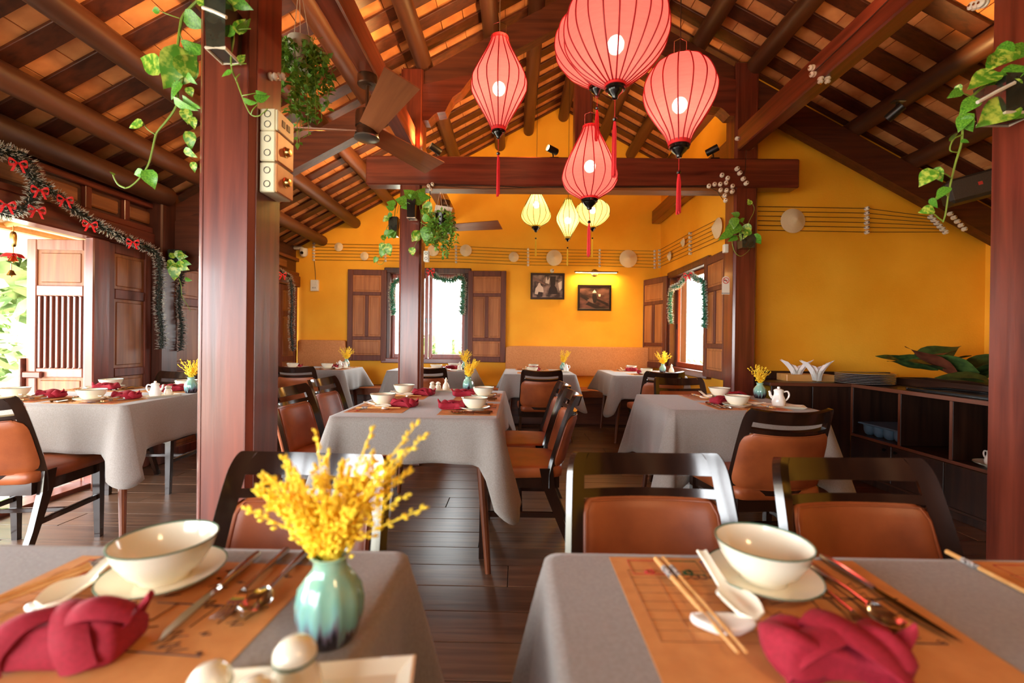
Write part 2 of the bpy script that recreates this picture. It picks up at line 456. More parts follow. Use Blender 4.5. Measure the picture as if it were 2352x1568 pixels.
MB().tube([(XL + .09, YF, 2.36), (XL + .09, 4.0, 2.36)], .085, 14).build('wall_plate_log', ML('y'), wl)
MB().box(XL - .02, XL + .05, 3.35, 3.49, 0, 1.86, .008).build('door_jamb', MW('z'), wl, False)
MB().box(XL - .1, XL + .10, 3.93, 4.13, 0, 2.42, .012).build('post', MD('z'), wl, False)
def leaf(name, wdt, hgt, parent, loc, rz, grille=False, th=.04, mt=None):
    """panelled timber leaf: x along the width, y through the thickness, z up from its foot"""
    sw = .075
    mb = MB(); t = th / 2
    rows = [(0, .09), (.56, .63), (.80, .87), (1.42, 1.50), (hgt - .08, hgt)] if hgt > 1.5 else []
    mb.box(0, sw, -t, t, 0, hgt, .006); mb.box(wdt - sw, wdt, -t, t, 0, hgt, .006)
    for a, b in rows: mb.box(sw, wdt - sw, -t, t, a, b, .006)
    if grille:                                     # lower field split by a muntin
        mb.box(wdt / 2 - .03, wdt / 2 + .03, -t, t, .09, .56, .005)
    lf = mb.build(name, mt or M_leafwood, parent, False, loc=loc); lf.rotation_euler = (0, 0, rz)
    def pan(x0, x1, z0, z1):
        q = MB(); q.box(x0, x1, -.006, .006, z0, z1); g = .022
        q.box(x0 + g, x1 - g, -.012, .012, z0 + g, z1 - g, .006); q.build('panel', MP('z'), lf, False)
    for i in range(len(rows) - 1):
        z0, z1 = rows[i][1], rows[i + 1][0]
        if grille and i == 2: continue
        if grille and i == 0:
            pan(sw, wdt / 2 - .03, z0, z1); pan(wdt / 2 + .03, wdt - sw, z0, z1)
        else: pan(sw, wdt - sw, z0, z1)
    if grille:
        n = 8; z0, z1 = rows[2][1], rows[3][0]; g = (wdt - 2 * sw) / n
        for k in range(n): MB().box(sw + g * (k + .28), sw + g * (k + .86), -.016, .016, z0, z1, .005).build('slat', MW('z'), lf, False)
    return lf
leaf('fixed_panel', .44, 1.86, wl, (XL, 3.49, 0), PI / 2)
for k in range(5): leaf('fixed_panel', .485, 1.86, wl, (XL - .01, 4.13 + .49 * k, 0), PI / 2)
# open leaf of the doorway, swung outwards
d1 = thing('door_1', 'open panelled door leaf with a slatted grille, washed by daylight', None, (XL - .03, 3.45, 0), PI + .03, kind='structure')
leaf('door_leaf', .50, 1.85, d1, (0, 0, .005), 0, grille=True, mt=wood('daylit_door_timber', (128, 76, 60), (166, 112, 94), 'z', rough=.3, coat=.3, vary=.04))  # paler than the other leaves: daylight wash put into the colour
mb = MB(); mb.box(.47, .56, -.055, -.02, .81, .845, .006); mb.box(.50, .525, -.05, .05, .70, .95, .006); mb.box(.36, .5, .02, .05, .80, .85, .008)
mb.build('wooden_latch', MW('x'), d1, False)
MB().box(XL - .1, XL + .05, -1.5, 3.4, -.02, .03, .006).build('threshold', MW('y'), wl, False)

# ---- columns
def column(name, x0, x1, y0, y1, z1, label):
    t = tag(MB().box(x0, x1, y0, y1, 0, z1, .016).build(name, MW('z'), smooth=False), label, 'column', 'timber columns', 'structure')
    f = MB()
    g = .035
    for a in (x0, x1): f.box(a - .003, a + .003, y0 + .018, y0 + .024, 0, z1)      # a thin bead beside each corner
    for q in (x0 + .02, x1 - .02): f.box(q - .003, q + .003, y0 - .0025, y0 + .002, 0, z1)
    f.build('bead', MW('z'), t, False)
    MB().box(x0 - .02, x1 + .02, y0 - .02, y1 + .02, 0, .05, .01).build('foot_block', MD('z'), t, False)
    return t
CFL = (-1.146, -.946, 1.610, 1.812); CRL = (-1.058, -.866, 4.05, 4.25); CRR = (1.915, 2.118, 4.05, 4.25); CFR = (1.93, 2.14, 1.69, 1.895)
column('column', *CFL, 3.45, 'thick reddish timber column with planters and switch boxes')
column('column', *CRL, 3.55, 'slimmer timber column in front of the back window')
column('column', *CRR, 3.62, 'timber column with ceramic knobs and a no smoking sign')
column('column', *CFR, 3.6, 'timber column at the right edge of the room')

# ---- truss over the rear columns
tr = thing('roof_truss', 'dark timber roof truss with tie beam, king post and rafters', 'roof truss', kind='structure')
YT0, YT1 = 4.06, 4.22
MB().box(-1.36, 2.47, 4.03, 4.17, 2.50, 2.755, .01).build('tie_beam', MW('x'), tr, False)
MB().box(CRL[1], CRR[0], 4.06, 4.20, 2.475, 2.51, .004).build('beam_soffit', MP('x'), tr, False)
MB().box(RX - .085, RX + .075, YT0 + .01, YT1, 2.75, RZ - .2, .01).build('king_post', MW('z'), tr, False)
def raf(x0, x1):
    d0, d1 = .20, .45
    return [(x0, roof_z(x0) - d0), (x1, roof_z(x1) - d0), (x1, roof_z(x1) - d1), (x0, roof_z(x0) - d1)]
MB().prism(raf(XL, RX), YT0 + .03, YT1 - .02, 'y').build('rafter', MD('x'), tr, False)
MB().prism(raf(RX, XR), YT0 + .03, YT1 - .02, 'y').build('rafter', MD('x'), tr, False)
for s, xc in ((1, CRL[1]), (-1, CRR[0])):            # carved brackets at the column heads
    zb = roof_z(xc) - .45
    pts = [(0, .12), (0, -.20), (.05, -.20), (.10, -.15), (.13, -.13), (.20, -.12), (.24, -.04), (.27, .01), (.34, .06), (.46, .12 + .1)]
    MB().prism([(xc + s * a, zb + b) for a, b in pts], YT0, YT1 - .02, 'y').build('bracket', MW('x'), tr, False)
for s, xc in ((-1, XL + .1),):
    zb = roof_z(xc) - .45
    MB().prism([(xc, zb + .1), (xc, zb - .35), (xc - s * .12, zb - .33), (xc - s * .3, zb - .12), (xc - s * .62, zb + .33)], YT0 + .02, YT1 - .03, 'y').build('bracket', MD('x'), tr, False)
# longitudinal beams from column to column and on into the back wall
for x0, x1, nm in ((-1.045, -.925, 'long timber beam from the near column over the ceiling fans'), (1.93, 2.05, 'long timber beam climbing to the right with ceramic knobs')):
    tag(MB().box(x0, x1, 1.62, YB, 2.83, 3.02, .01).build('purlin_beam', MW('y'), smooth=False), nm, 'beam', kind='structure')
    
# ---- roof: clay tiles on flat battens over round log purlins
ce = thing('ceiling', 'open clay tile roof on dark battens and log purlins', None, kind='structure')
def slope_frame(s): # origin at the ridge: e1 down the slope, e2 along +y, e3 inward
    e1 = V((s * CA, 0, -SA)); e2 = V((0, 1, 0)); e3 = V((-s * SA, 0, -CA))
    return frame((RX, 0, RZ), e1, e2, e3)
MS = {s: slope_frame(s) for s in (-1, 1)}
def dlen(s, y): return (abs((XL - .7) - RX) if s < 0 else (XR + .6 - RX if y < YW + .1 else XW + .7 - RX)) / CA
for s in (-1, 1):
    for (ya, yb) in ((YF - .6, YW + .2), (YW + .2, YB + .7)):
        MB().box(-.02, dlen(s, ya + .3), ya, yb, -.10, -.03, M=MS[s]).build('roof_slab', M_tile, ce, False)
PER, BW = .258, .132
nb = 0; tiles = []
yk = .62
bt = {}
while yk < YB - .02:
    for s in (-1, 1):
        L = round(dlen(s, yk), 2); k = (s, L)
        if k not in bt:
            bt[k] = MB().box(.0, L, 0, BW, 0, .020, .003, M=MS[s]).mesh('batten', smooth=False); bt[k].materials.append(MD('x'))
        link('batten', bt[k], ce, (0, yk, 0))
        n = int(L / .205)
        for i in range(n): tiles.append((s, i, yk + BW))
    yk += PER
tm = {}
for s in (-1, 1):
    m = MB().box(.0, .2, -.02, PER - BW + .02, -.018, -.001, .002, M=MS[s]); tm[s] = m.mesh('roof_tile', smooth=False); tm[s].materials.append(M_tile)
def size_of(t):
    s, i, y0 = t; p = MS[s] @ V((i * .205 + .1, y0 + .06, 0)); q = proj(p)
    if q is None or not (-60 < q[0] < 2412 and -60 < q[1] < 1000): return 0
    return 1 / q[2]
tiles.sort(key=size_of, reverse=True)
rest = {-1: MB(), 1: MB()}
for j, (s, i, y0) in enumerate(tiles):
    e1 = V((s * CA, 0, -SA)); off = e1 * (i * .205) + V((0, y0, 0)) + V((s * SA, 0, CA)) * rnd.uniform(0, .007)
    if j < 300: link('roof_tile', tm[s], ce, off)
    else: rest[s].box(.0, .2, -.02, PER - BW + .02, -.018, -.001, 0, M=Matrix.Translation(off) @ MS[s])
for s in (-1, 1): tag(rest[s].build('roof_tiles', M_tile, ce, False, recalc=False), kind='stuff')
for x in (-2.84, -2.36, -1.83, -1.40, -.87, -.27, .14, .64, 1.2, 1.62, 2.08, 3.02, 3.55, 4.0):
    z = roof_z(x) - (.020 + .078) / CA - .004
    ye = YB + .02 if x < 2.3 else YW + .02
    r0 = .078
    MB().tube([(x + .006 * sin(q * 1.7), q, z + .005 * cos(q * 2.3)) for q in (YF, -.5, .6, 1.7, 2.8, 3.9, 5.0, 5.9, ye)], [r0 * f for f in (1, 1.02, .98, 1.03, 1, .97, 1.02, 1, .96)], 14).build('purlin_log', ML('y'), ce)

# ---- windows with open shutters (x along the wall, +y outwards)
def window(idx, loc, rz, wdt, z0, z1, label, shut, single=False):
    r = thing('window_%d' % idx, label, None, loc, rz, kind='structure')
    h = wdt / 2; H = z1 - z0
    m = MB(); j = .05
    m.box(-h - j, -h + .02, -.03, .2, z0 - .03, z1 + j, .006); m.box(h - .02, h + j, -.03, .2, z0 - .03, z1 + j, .006)
    m.box(-h - j - .02, h + j + .02, -.04, .2, z1 - .01, z1 + .07, .008)
    m.build('window_frame', MD('z'), r, False)
    MB().box(-h - .1, h + .1, -.06, .22, z0 - .06, z0 + .01, .008).build('sill', MW('x'), r, False)
    for s in (-1, 1):
        a0, a1 = (-h + .02, -.005) if s < 0 else (.005, h - .02)
        if single: a0, a1 = (-h + .01, -h + .03) if s < 0 else (-h + .03, h - .02)
        m = MB(); q = .05
        if a1 - a0 < .1: q = .005
        for b in ((a0, a0 + q, z0 + .01, z1 - .01), (a1 - q, a1, z0 + .01, z1 - .01)): m.box(b[0], b[1], .06, .10, b[2], b[3], .005)
        for b in ((a0 + q, a1 - q, z0 + .01, z0 + .07), (a0 + q, a1 - q, z1 - .07, z1 - .01)): m.box(b[0], b[1], .06, .10, b[2], b[3], .005)
        sa = m.build('sash', wood('red_sash', (126, 48, 26), (160, 70, 40), 'z', rough=.35), r, False)
        MB().box(a0 + q - .01, a1 - q + .01, .078, .083, z0 + .06, z1 - .06).build('pane', M_glass, sa, False)
        m = MB(); zz = z0 + H * .45; xx = a1 - .025 if s < 0 else a0 + .025
        m.box(xx - .009, xx + .009, .052, .062, zz - .035, zz + .035, .003); m.build('latch', M_black, sa, False)
        ang = shut[0] if s < 0 else shut[1]
        # shutter hinged at the jamb, swung into the room
        sw, sh = h * .98, H + .06
        sh_o = thing('shutter', None, None, ((-h - .03) if s < 0 else (h + .03), -.045, z0 - .03)); sh_o.parent = r
        sh_o.rotation_euler = (0, 0, (PI + ang) if s < 0 else -ang)
        m = MB(); st = .075; sg = -1 if s < 0 else 1
        def fb(x0, x1, za, zb): m.box(x0, x1, -.02, .02, za, zb, .005)
        fb(0, st, 0, sh); fb(sw - st, sw, 0, sh)
        lv = [(0, .08), (.30, .35), (sh - .32 - .05, sh - .32), (sh - .08, sh)]
        for a, b in lv: fb(st, sw - st, a, b)
        fb(sw / 2 - .025, sw / 2 + .025, lv[1][1], lv[2][0])
        m.build('shutter_frame', wood('shutter_timber', (84, 38, 22), (112, 56, 34), 'z', rough=.6, vary=.05), sh_o, False)
        def pn(x0, x1, za, zb):
            p = MB(); p.box(x0, x1, -.006, .006, za, zb); p.box(x0 + .02, x1 - .02, -.013, .013, za + .02, zb - .02, .006); p.build('panel', wood('shutter_panel', (146, 86, 42), (182, 116, 64), 'z', rough=.6, vary=.08), sh_o, False)
        pn(st, sw - st, lv[0][1], lv[1][0]); pn(st, sw - st, lv[2][1], lv[3][0])
        pn(st, sw / 2 - .025, lv[1][1], lv[2][0]); pn(sw / 2 + .025, sw - st, lv[1][1], lv[2][0])
    return r
window(1, ((WB[0] + WB[1]) / 2, YB, 0), 0, WB[1] - WB[0], WB[2], WB[3], 'back window between two open timber shutters', (.06, .06))
window(2, (XW, (WS[0] + WS[1]) / 2, 0), -PI / 2, WS[1] - WS[0], WS[2], WS[3], 'side window with tinsel beside the corner table', (.35, .04), True)

# ---- upholstered bench along the back wall
bn = thing('banquette', 'tan upholstered banquette running along the ochre back wall', 'bench', (0, YB, 0))
for (a, b, t) in ((XL + .05, -2.46, 1.10), (-.16, 1.95, 1.05)):
    mb = MB(); mb.sell((b - a) / 2, .05, .21, .12, .12, 32, 12, M=TR((a + b) / 2, -.055, t - .21)); mb.build('back_cushion', M_bench, bn)
mb = MB(); mb.sell((1.95 - XL) / 2 - .03, .25, .05, .15, .12, 40, 10, M=TR((XL + 1.95) / 2, -.27, .42)); mb.build('seat_cushion', M_leather, bn)
MB().box(XL + .05, 1.95, -.48, -.02, 0, .38, .01).build('plinth', MD('x'), bn, False)

# ---- outside: yard, planting, neighbour's roof, porch soffit over the door
tag(MB().box(-40, 40, -30, 40, -.5, -.13).build('ground', pm('pale_yard', (176, 170, 150), (198, 192, 172), (.6, .6, .6), rough=.9), smooth=False), 'pale yard outside', kind='structure')
M_bush = pm('hazy_foliage', (92, 118, 62), (146, 164, 100), (3, 3, 3), rough=.8)
def bush(name, loc, r, n, label, cat, seed, trunk=0.0, flat=.8):
    q = random.Random(seed); mb = MB()
    for k in range(n):
        d = V((q.gauss(0, 1), q.gauss(0, 1), q.gauss(0, 1))).normalized() * r * q.uniform(.45, 1.0); d.z *= flat
        p = V((0, 0, trunk + r * flat)) + d; a = V((q.gauss(0, 1), q.gauss(0, 1), q.gauss(0, .6))).normalized(); b = a.cross(V((q.gauss(0, 1), q.gauss(0, 1), q.gauss(0, 1)))).normalized()
        l, w_ = r * q.uniform(.14, .26), r * q.uniform(.05, .09)
        mb.add([p - a * l, p + b * w_, p + a * l, p - b * w_], [(0, 1, 2, 3)])
    o = thing(name, label, cat, loc)
    tag(mb.build('foliage', M_bush, o, False, recalc=False), kind='stuff')
    MB().tube([(0, 0, -.15), (.03, 0, trunk * .6 + .2), (0, .04, trunk + r * flat)], [r * .07, r * .05, r * .03], 7).build('trunk', MP('z'), o)
    return o
bush('garden_bush', (-7.6, 5.6, -.1), 1.0, 700, 'pale green bush outside the open door', 'bush', 1, .2)
bush('garden_tree', (-9.2, 9.0, -.1), 1.9, 1100, 'tall hazy tree beyond the open door', 'tree', 2, 1.2, 1.1)
bush('garden_bush', (-2.6, 14, -.1), 1.0, 700, 'washed out bush outside the back window at its left', 'bush', 3, 0, .7)
bush('garden_bush', (.6, 16, -.1), 1.3, 700, 'washed out bush outside the back window at its right', 'bush', 4, 0, .7)
ps = thing('porch_roof', 'pale woven porch soffit outside the open door', 'porch roof', kind='structure')
mt = pm('woven_bamboo', (206, 188, 150), (236, 224, 196), (60, 8, 8), rough=.8)
MB().prism([(XL - .12, 2.22), (XL - 2.2, 1.98), (XL - 2.2, 2.01), (XL - .12, 2.25)], -1.0, 7.2, 'y').build('soffit', mt, ps, False)
for k in range(6):
    yq = .4 + k * 1.15
    MB().tube([(XL - .12, yq, 2.19), (XL - 2.2, yq, 1.95)], .025, 8).build('pole', M_bamboo, ps)
MB().tube([(XL - 1.2, -1, 2.05), (XL - 1.2, 7.2, 2.05)], .03, 8).build('pole', M_bamboo, ps)
nr = thing('neighbour_roof', 'weathered tiled roof seen through the side window', 'roof', (6.4, 13.0, -.3))
MB().box(-1.4, 2.6, -2.0, 4, -.1, 1.0).build('wall', pm('grey_render', (196, 188, 174), None, rough=.9), nr, False)
M_nt = pm('weathered_tile', (160, 140, 112), (196, 180, 150), (9, 9, 9), rough=.9, vary=.1)
ntm = MB().lathe([(.075, 0), (.085, .5)], 8).mesh('roof_tile'); ntm.materials.append(M_nt)
for i in range(9):
    for j in range(5):
        o = link('roof_tile', ntm, nr, (-1.7 + .42 * j, -2.2 + i * .17 * 4 * .6, .92 + .29 * j)); o.rotation_euler = (0, 0.965, 0)
# ================================================================== CHAIRS
def make_chair():
    t = thing('dining_chair', 'x', 'chair', group='leather dining chairs')
    RR, PH = .343, .679
    def yb(z): return -.205 - .115 * max(0.0, (z - .43) / .40) ** 1.25
    def kk(z):
        k = 1.0 - .10 * max(0, (z - .45) / .38) ** 1.5
        if z > .775: k -= .09 * (1 - math.sqrt(max(0, 1 - ((z - .775) / .0575) ** 2)))
        return k
    def S(s, z):
        ph = s * PH * kk(z)
        return V((RR * sin(ph), yb(z) + RR * (1 - cos(ph)), z + .014 * s * s * max(0, min(1, (z - .6) / .15))))
    th = .010
    def patch(mb, s0, s1, z0, z1, nu=12, nv=6, t=th):
        mb.shell(lambda a, b: S(s0 + (s1 - s0) * a, z0 + (z1 - z0) * (1 - (1 - b) ** 2.0 if nv > 15 else b)), t, nu, nv)
    fr = MB(); W = .81
    for sg in (-1, 1):
        patch(fr, sg * W, sg * 1.0, .37, .832, 4, 26)
    patch(fr, -W, W, .780, .832, 18, 4)
    patch(fr, -W, W, .730, .750, 18, 2)
    patch(fr, -W, W, .445, .47, 18, 2)
    fr.build('backrest_frame', M_chair, t, ang=40)
    pad = MB()
    def P(a, b):
        z = .468 + .264 * b
        e = .83
        cr = .035                                     # rounded pad corners
        d = min(b, 1 - b) * .264
        if d < cr: e -= .13 * (1 - math.sqrt(max(0, 1 - ((cr - d) / cr) ** 2)))
        return S((2 * a - 1) * e, z)
    def T(a, b):
        q = min(min(a, 1 - a) / .09, min(b, 1 - b) / .1, 1.0)
        return .009 + .010 * math.sqrt(max(0, 1 - (1 - q) ** 2))
    pad.shell(P, T, 24, 16)
    pd = pad.build('backrest', M_leather, t, ang=60)
    bp = MB()                                          # the outer cushion wraps a little further round the frame
    def PB(a, b):
        z = .472 + .252 * b; e = .93; d = min(b, 1 - b) * .252; cr = .06
        if d < cr: e -= .16 * (1 - math.sqrt(max(0, 1 - ((cr - d) / cr) ** 2)))
        p = S((2 * a - 1) * e, z); n = p - V((0, S(0, z).y + RR, z)); n.z = 0; n.normalize()
        return p + n * .013
    def TB(a, b):
        q = min(min(a, 1 - a) / .08, min(b, 1 - b) / .1, 1.0)
        return .003 + .008 * math.sqrt(max(0, 1 - (1 - q) ** 2))
    bp.shell(PB, TB, 22, 16); bp.build('back_cushion', M_leather, t, ang=60)
    pp = MB()                                          # piping round the pad, front and back
    loop = [(i / 20, 0.0) for i in range(20)] + [(1.0, i / 10) for i in range(10)] + [(1 - i / 20, 1.0) for i in range(20)] + [(0.0, 1 - i / 10) for i in range(10)]
    for sg in (1, -1):
        pts = []
        for a, b in loop:
            a2, b2 = .02 + .96 * a, .02 + .96 * b
            p = P(a2, b2); c = S(0, .6) + V((0, RR, 0)); c.z = p.z
            n = (V((0, c.y, p.z)) - p); n.z = 0; n.normalize()
            pts.append(p + n * sg * .0165)
        pp.tube(pts, .0028, 5, closed=True)
    pp.build('piping', M_leather, pd)
    se = MB(); se.sell(.225, .225, .034, .28, .22, 28, 10, M=TR(0, .015, .448), fn=lambda p: V((p.x * (1 + .10 * p.y / .225), p.y, p.z * (1 + .12 * (1 - (p.x / .23) ** 2)) if p.z > 0 else p.z)))
    se.build('seat', M_leather, t, ang=60)
    MB().prism([(-.19, -.19), (.19, -.19), (.21, .215), (-.21, .215)], .365, .425, 'z').build('seat_frame', M_chair, t, False)
    for sg in (-1, 1):
        m = MB(); m.add([(sg * .205 - .02, .18, .42), (sg * .205 + .02, .18, .42), (sg * .205 + .02, .22, .42), (sg * .205 - .02, .22, .42), (sg * .205 - .014, .195, 0), (sg * .205 + .014, .195, 0), (sg * .205 + .014, .223, 0), (sg * .205 - .014, .223, 0)],
              [(0, 1, 2, 3), (4, 5, 6, 7), (0, 1, 5, 4), (1, 2, 6, 5), (2, 3, 7, 6), (3, 0, 4, 7)])
        m.build('leg', M_chair, t, False)
        m = MB()                                       # rear leg sweeps back from the frame
        pr = [(-.150, .46), (-.120, .40), (-.155, .32), (-.235, .15), (-.300, 0), (-.262, 0), (-.195, .16), (-.105, .34), (-.075, .40), (-.085, .46)]
        pr = [(-.155, .47), (-.165, .37), (-.215, .20), (-.300, 0), (-.262, 0), (-.175, .20), (-.105, .37), (-.085, .47)]
        m.prism(pr, sg * .205 - .013, sg * .205 + .013, 'x'); m.build('leg', M_chair, t, False)
        MB().box(sg * .205 - .009, sg * .205 + .009, -.185, .2, .215, .243, .003).build('stretcher', M_chair, t, False)
    MB().box(-.2, .2, .0, .018, .217, .24, .003).build('stretcher', M_chair, t, False)
    return t
CH = Proto(make_chair())
# (x, y of the backrest top, facing angle; 0 faces +y), label
def chair(x, y, rz, label): return CH.put((x, y, 0), rz, label)
BK = .30                                               # seat origin sits this far in front of the backrest
def chair_at(bx, by, rz, label): return chair(bx - sin(rz) * BK, by + cos(rz) * BK, rz, label)
D = math.radians
chair_at(-.50, 1.15, PI - D(3), 'leather dining chair facing us behind the yellow flowers of the near left table')
chair_at(.335, 1.20, PI + D(1), 'leather dining chair facing us at the near right table, left one of its pair')
chair_at(.835, 1.18, PI + D(2), 'leather dining chair facing us at the near right table, right one of its pair')
chair_at(.34, 2.56, PI / 2, 'near one of two leather chairs along the right side of the middle table')
chair_at(.34, 3.07, PI / 2, 'far one of two leather chairs along the right side of the middle table')
chair_at(-1.37, 2.66, -PI / 2 - D(4), 'near one of two leather chairs between thick column and middle table')
chair_at(-1.42, 3.24, -PI / 2 - D(4), 'far one of two leather chairs between thick column and middle table')
chair_at(-2.47, 2.0, D(8), 'leather chair with its back to us at the table by the open door')
chair_at(-2.72, 3.72, PI + D(4), 'leather chair on the far side of the table by the open door')
chair_at(1.205, 1.97, D(4), 'leather chair with its back to us at the table before the low cabinet')
chair_at(1.31, 3.72, PI, 'leather chair on the far side of the table before the low cabinet')
chair_at(-2.22, 4.50, 0, 'leather chair seen from behind at the back table next to the thick column')
chair_at(-.92, 4.62, 0, 'leather chair partly hidden by the slim column at the window table')
chair_at(.25, 4.42, 0, 'leather chair seen from behind at the back table under the left picture')
chair_at(1.45, 4.42, D(2), 'leather chair seen from behind at the corner table by the side window')

# ================================================================== TABLES AND CLOTHS
M_tleg = wood('table_leg_wood', (70, 30, 14), (120, 62, 30), 'z', rough=.3, coat=.2, vary=.05)
def table(x0, x1, y0, y1, rz, label, clabel, drop=.24, corner=.24, seed=0, flare=.05, sig=.05, back=1.0):
    cx, cy = (x0 + x1) / 2, (y0 + y1) / 2; hx, hy = (x1 - x0) / 2, (y1 - y0) / 2
    t = thing('dining_table', label, 'table', (cx, cy, 0), rz, 'dining tables under grey cloths')
    MB().box(-hx + .012, hx - .012, -hy + .012, hy - .012, TZ - .035, TZ - .004, .01).build('table_top', MP('x'), t, False)
    MB().box(-hx + .08, hx - .08, -hy + .08, hy - .08, TZ - .09, TZ - .035).build('apron', MD('x'), t, False)
    for sx in (-1, 1):
        for sy in (-1, 1):
            MB().tube([(sx * (hx - .10), sy * (hy - .10), TZ - .04), (sx * (hx - .04), sy * (hy - .04), 0)], [.026, .015], 10).build('leg', M_tleg, t)
    q = random.Random(seed); ph = [q.uniform(0, 6.28) for _ in range(8)]
    r = .03; per = []
    # perimeter points with outward normals; the straight runs are sampled densely
    def run(p, d, n, L, k):
        for i in range(k): per.append((p[0] + d[0] * L * i / k, p[1] + d[1] * L * i / k, n[0], n[1], None))
    def arc(c, a0, idx):
        for i in range(10):
            a = a0 + (PI / 2) * i / 10; per.append((c[0] + r * cos(a), c[1] + r * sin(a), cos(a), sin(a), idx))
    n1, n2 = 26, 20
    run((-hx + r, -hy), (1, 0), (0, -1), 2 * hx - 2 * r, n1); arc((hx - r, -hy + r), -PI / 2, 0)
    run((hx, -hy + r), (0, 1), (1, 0), 2 * hy - 2 * r, n2 + 4); arc((hx - r, hy - r), 0, 1)
    run((hx - r, hy), (-1, 0), (0, 1), 2 * hx - 2 * r, n1); arc((-hx + r, hy - r), PI / 2, 2)
    run((-hx, hy - r), (0, -1), (-1, 0), 2 * hy - 2 * r, n2 + 4); arc((-hx + r, -hy + r), PI, 3)
    cs = [(hx, -hy), (hx, hy), (-hx, hy), (-hx, -hy)]
    N = len(per); nv = 12; vs = []; fs = []
    for j in range(nv):
        f = j / (nv - 1)
        for i, (px, py, nx, ny, ci) in enumerate(per):
            dc = min(range(4), key=lambda k: (px - cs[k][0]) ** 2 + (py - cs[k][1]) ** 2)
            dd = math.hypot(px - cs[dc][0], py - cs[dc][1])
            cb = math.exp(-(dd / sig) ** 2)
            cd_ = corner[dc] if isinstance(corner, (list, tuple)) else corner
            H = drop * (back if py > hy - .02 and cb < .3 else 1) + cd_ * cb
            s = i / N * 2 * PI
            wav = (.010 * sin(s * 9 + ph[0]) + .007 * sin(s * 17 + ph[1])) * f * (1 - .5 * cb)
            fold = .045 * cb * f * sin(dd * 70 + ph[2 + dc]) if ci is None else .02 * cb * f
            o = .004 + min(f * 8, 1) * .004 + flare * f * (.35 + 1.3 * cb) + wav + fold
            z = TZ + .003 - (0.004 if j else 0) - f * H
            dg = V((cs[dc][0], cs[dc][1], 0)).normalized() * (.06 * cb * f)
            vs.append((px + nx * o + dg.x, py + ny * o + dg.y, z))
    for j in range(nv - 1):
        for i in range(N): fs.append((j * N + i, j * N + (i + 1) % N, (j + 1) * N + (i + 1) % N, (j + 1) * N + i))
    # top sheet: inset ring then a flat face
    base = len(vs)
    for (px, py, nx, ny, ci) in per: vs.append((px - nx * .012, py - ny * .012, TZ + .0045))
    for i in range(N): fs.append((base + i, base + (i + 1) % N, (i + 1) % N, i))
    fs.append([base + i for i in range(N)])
    mb = MB(); mb.add(vs, fs)
    c = mb.build('tablecloth', M_cloth, None, ang=80, loc=(cx, cy, 0)); c.rotation_euler = (0, 0, rz)
    so = c.modifiers.new('thickness', 'SOLIDIFY'); so.thickness = .0025; so.offset = -1
    tag(c, clabel, 'tablecloth', 'grey tablecloths')
    return t
T = {}
# name: x0,x1,y0,y1
T['N1'] = (-1.25, -.185, .12, .80); T['N2'] = (.055, 1.35, .12, .805)
T['M'] = (-.895, -.085, 2.16, 3.38); T['L'] = (-3.10, -2.10, 2.42, 3.31); T['R'] = (.86, 1.72, 2.53, 3.27)
T['B1'] = (-3.0, -2.03, 5.30, 5.99); T['B2'] = (-1.53, -.54, 5.34, 5.99); T['B3'] = (-.14, .66, 5.03, 5.99); T['B4'] = (1.07, 1.88, 5.02, 5.99)
TD = {'N1': 'near left table', 'N2': 'near right table', 'M': 'middle table', 'L': 'table by the open door', 'R': 'table before the low cabinet',
      'B1': 'back table beside the left shutter', 'B2': 'window table behind the slim column', 'B3': 'back table under the left picture', 'B4': 'corner table by the side window'}
dr = {'N1': (.24, .24), 'N2': (.24, .24), 'M': (.205, .26), 'L': (.25, [.17, .17, .17, .17]), 'R': (.38, .10), 'B1': (.25, [.2, 0, 0, .2]), 'B2': (.25, [.2, 0, 0, .2]), 'B3': (.25, [.16, 0, 0, .16]), 'B4': (.25, [.2, 0, 0, .2])}
for i, k in enumerate(T):
    table(*T[k], {'N1': D(0)}.get(k, 0), 'wooden dining table of splayed legs, the ' + TD[k], 'grey linen cloth hanging over the ' + TD[k], dr[k][0], dr[k][1], seed=i + 3, flare=.03 if k[0] == 'N' else .05, back=.5 if k == 'R' else 1.0)
# ================================================================== TABLEWARE
def pbowl():
    t = thing('rice_bowl', 'x', 'bowl', group='porcelain bowls')
    MB().lathe([(0, .006), (.028, .006), (.030, 0), (.034, 0), (.036, .007), (.050, .018), (.0625, .038), (.0685, .056), (.0700, .0585), (.0675, .0585), (.061, .040), (.048, .021), (.030, .012), (0, .011)], 36).build('body', M_cream, t, ang=50)
    MB().lathe([(.0685, .0575), (.0702, .0582), (.0702, .0597), (.0686, .0602), (.0674, .0594), (.0672, .058)], 36).build('rim', M_rim, t)
    return t
def psaucer():
    t = thing('saucer', 'x', 'saucer', group='porcelain saucers')
    MB().lathe([(0, .003), (.038, .003), (.040, 0), (.044, 0), (.046, .004), (.068, .010), (.081, .017), (.0815, .019), (.066, .0135), (.045, .0075), (0, .0065)], 36).build('body', M_cream, t, ang=50)
    MB().lathe([(.0800, .0168), (.0822, .0180), (.0818, .0198), (.0798, .0190)], 36).build('rim', M_rim, t)
    return t
def pspoon():                                        # soup spoon of porcelain, handle towards -y
    t = thing('soup_spoon', 'x', 'spoon', group='porcelain soup spoons')
    def fn(a, b):
        y = -.085 + .145 * b
        if b < .5: w = .0075 + .003 * abs(b - .2); dep = .002; z = .030 - .044 * b
        else:
            q = (b - .5) / .5; w = .010 + .015 * sin(PI * min(1, q ** .8) * .93) ** .8 if q < .99 else .004; dep = .013 * sin(PI * q) + .002; z = .008
        x = (2 * a - 1)
        return V((x * w, y, z + dep * x * x - dep * .5))
    MB().shell(fn, .0017, 9, 22).build('body', M_cream, t, ang=70)
    return t
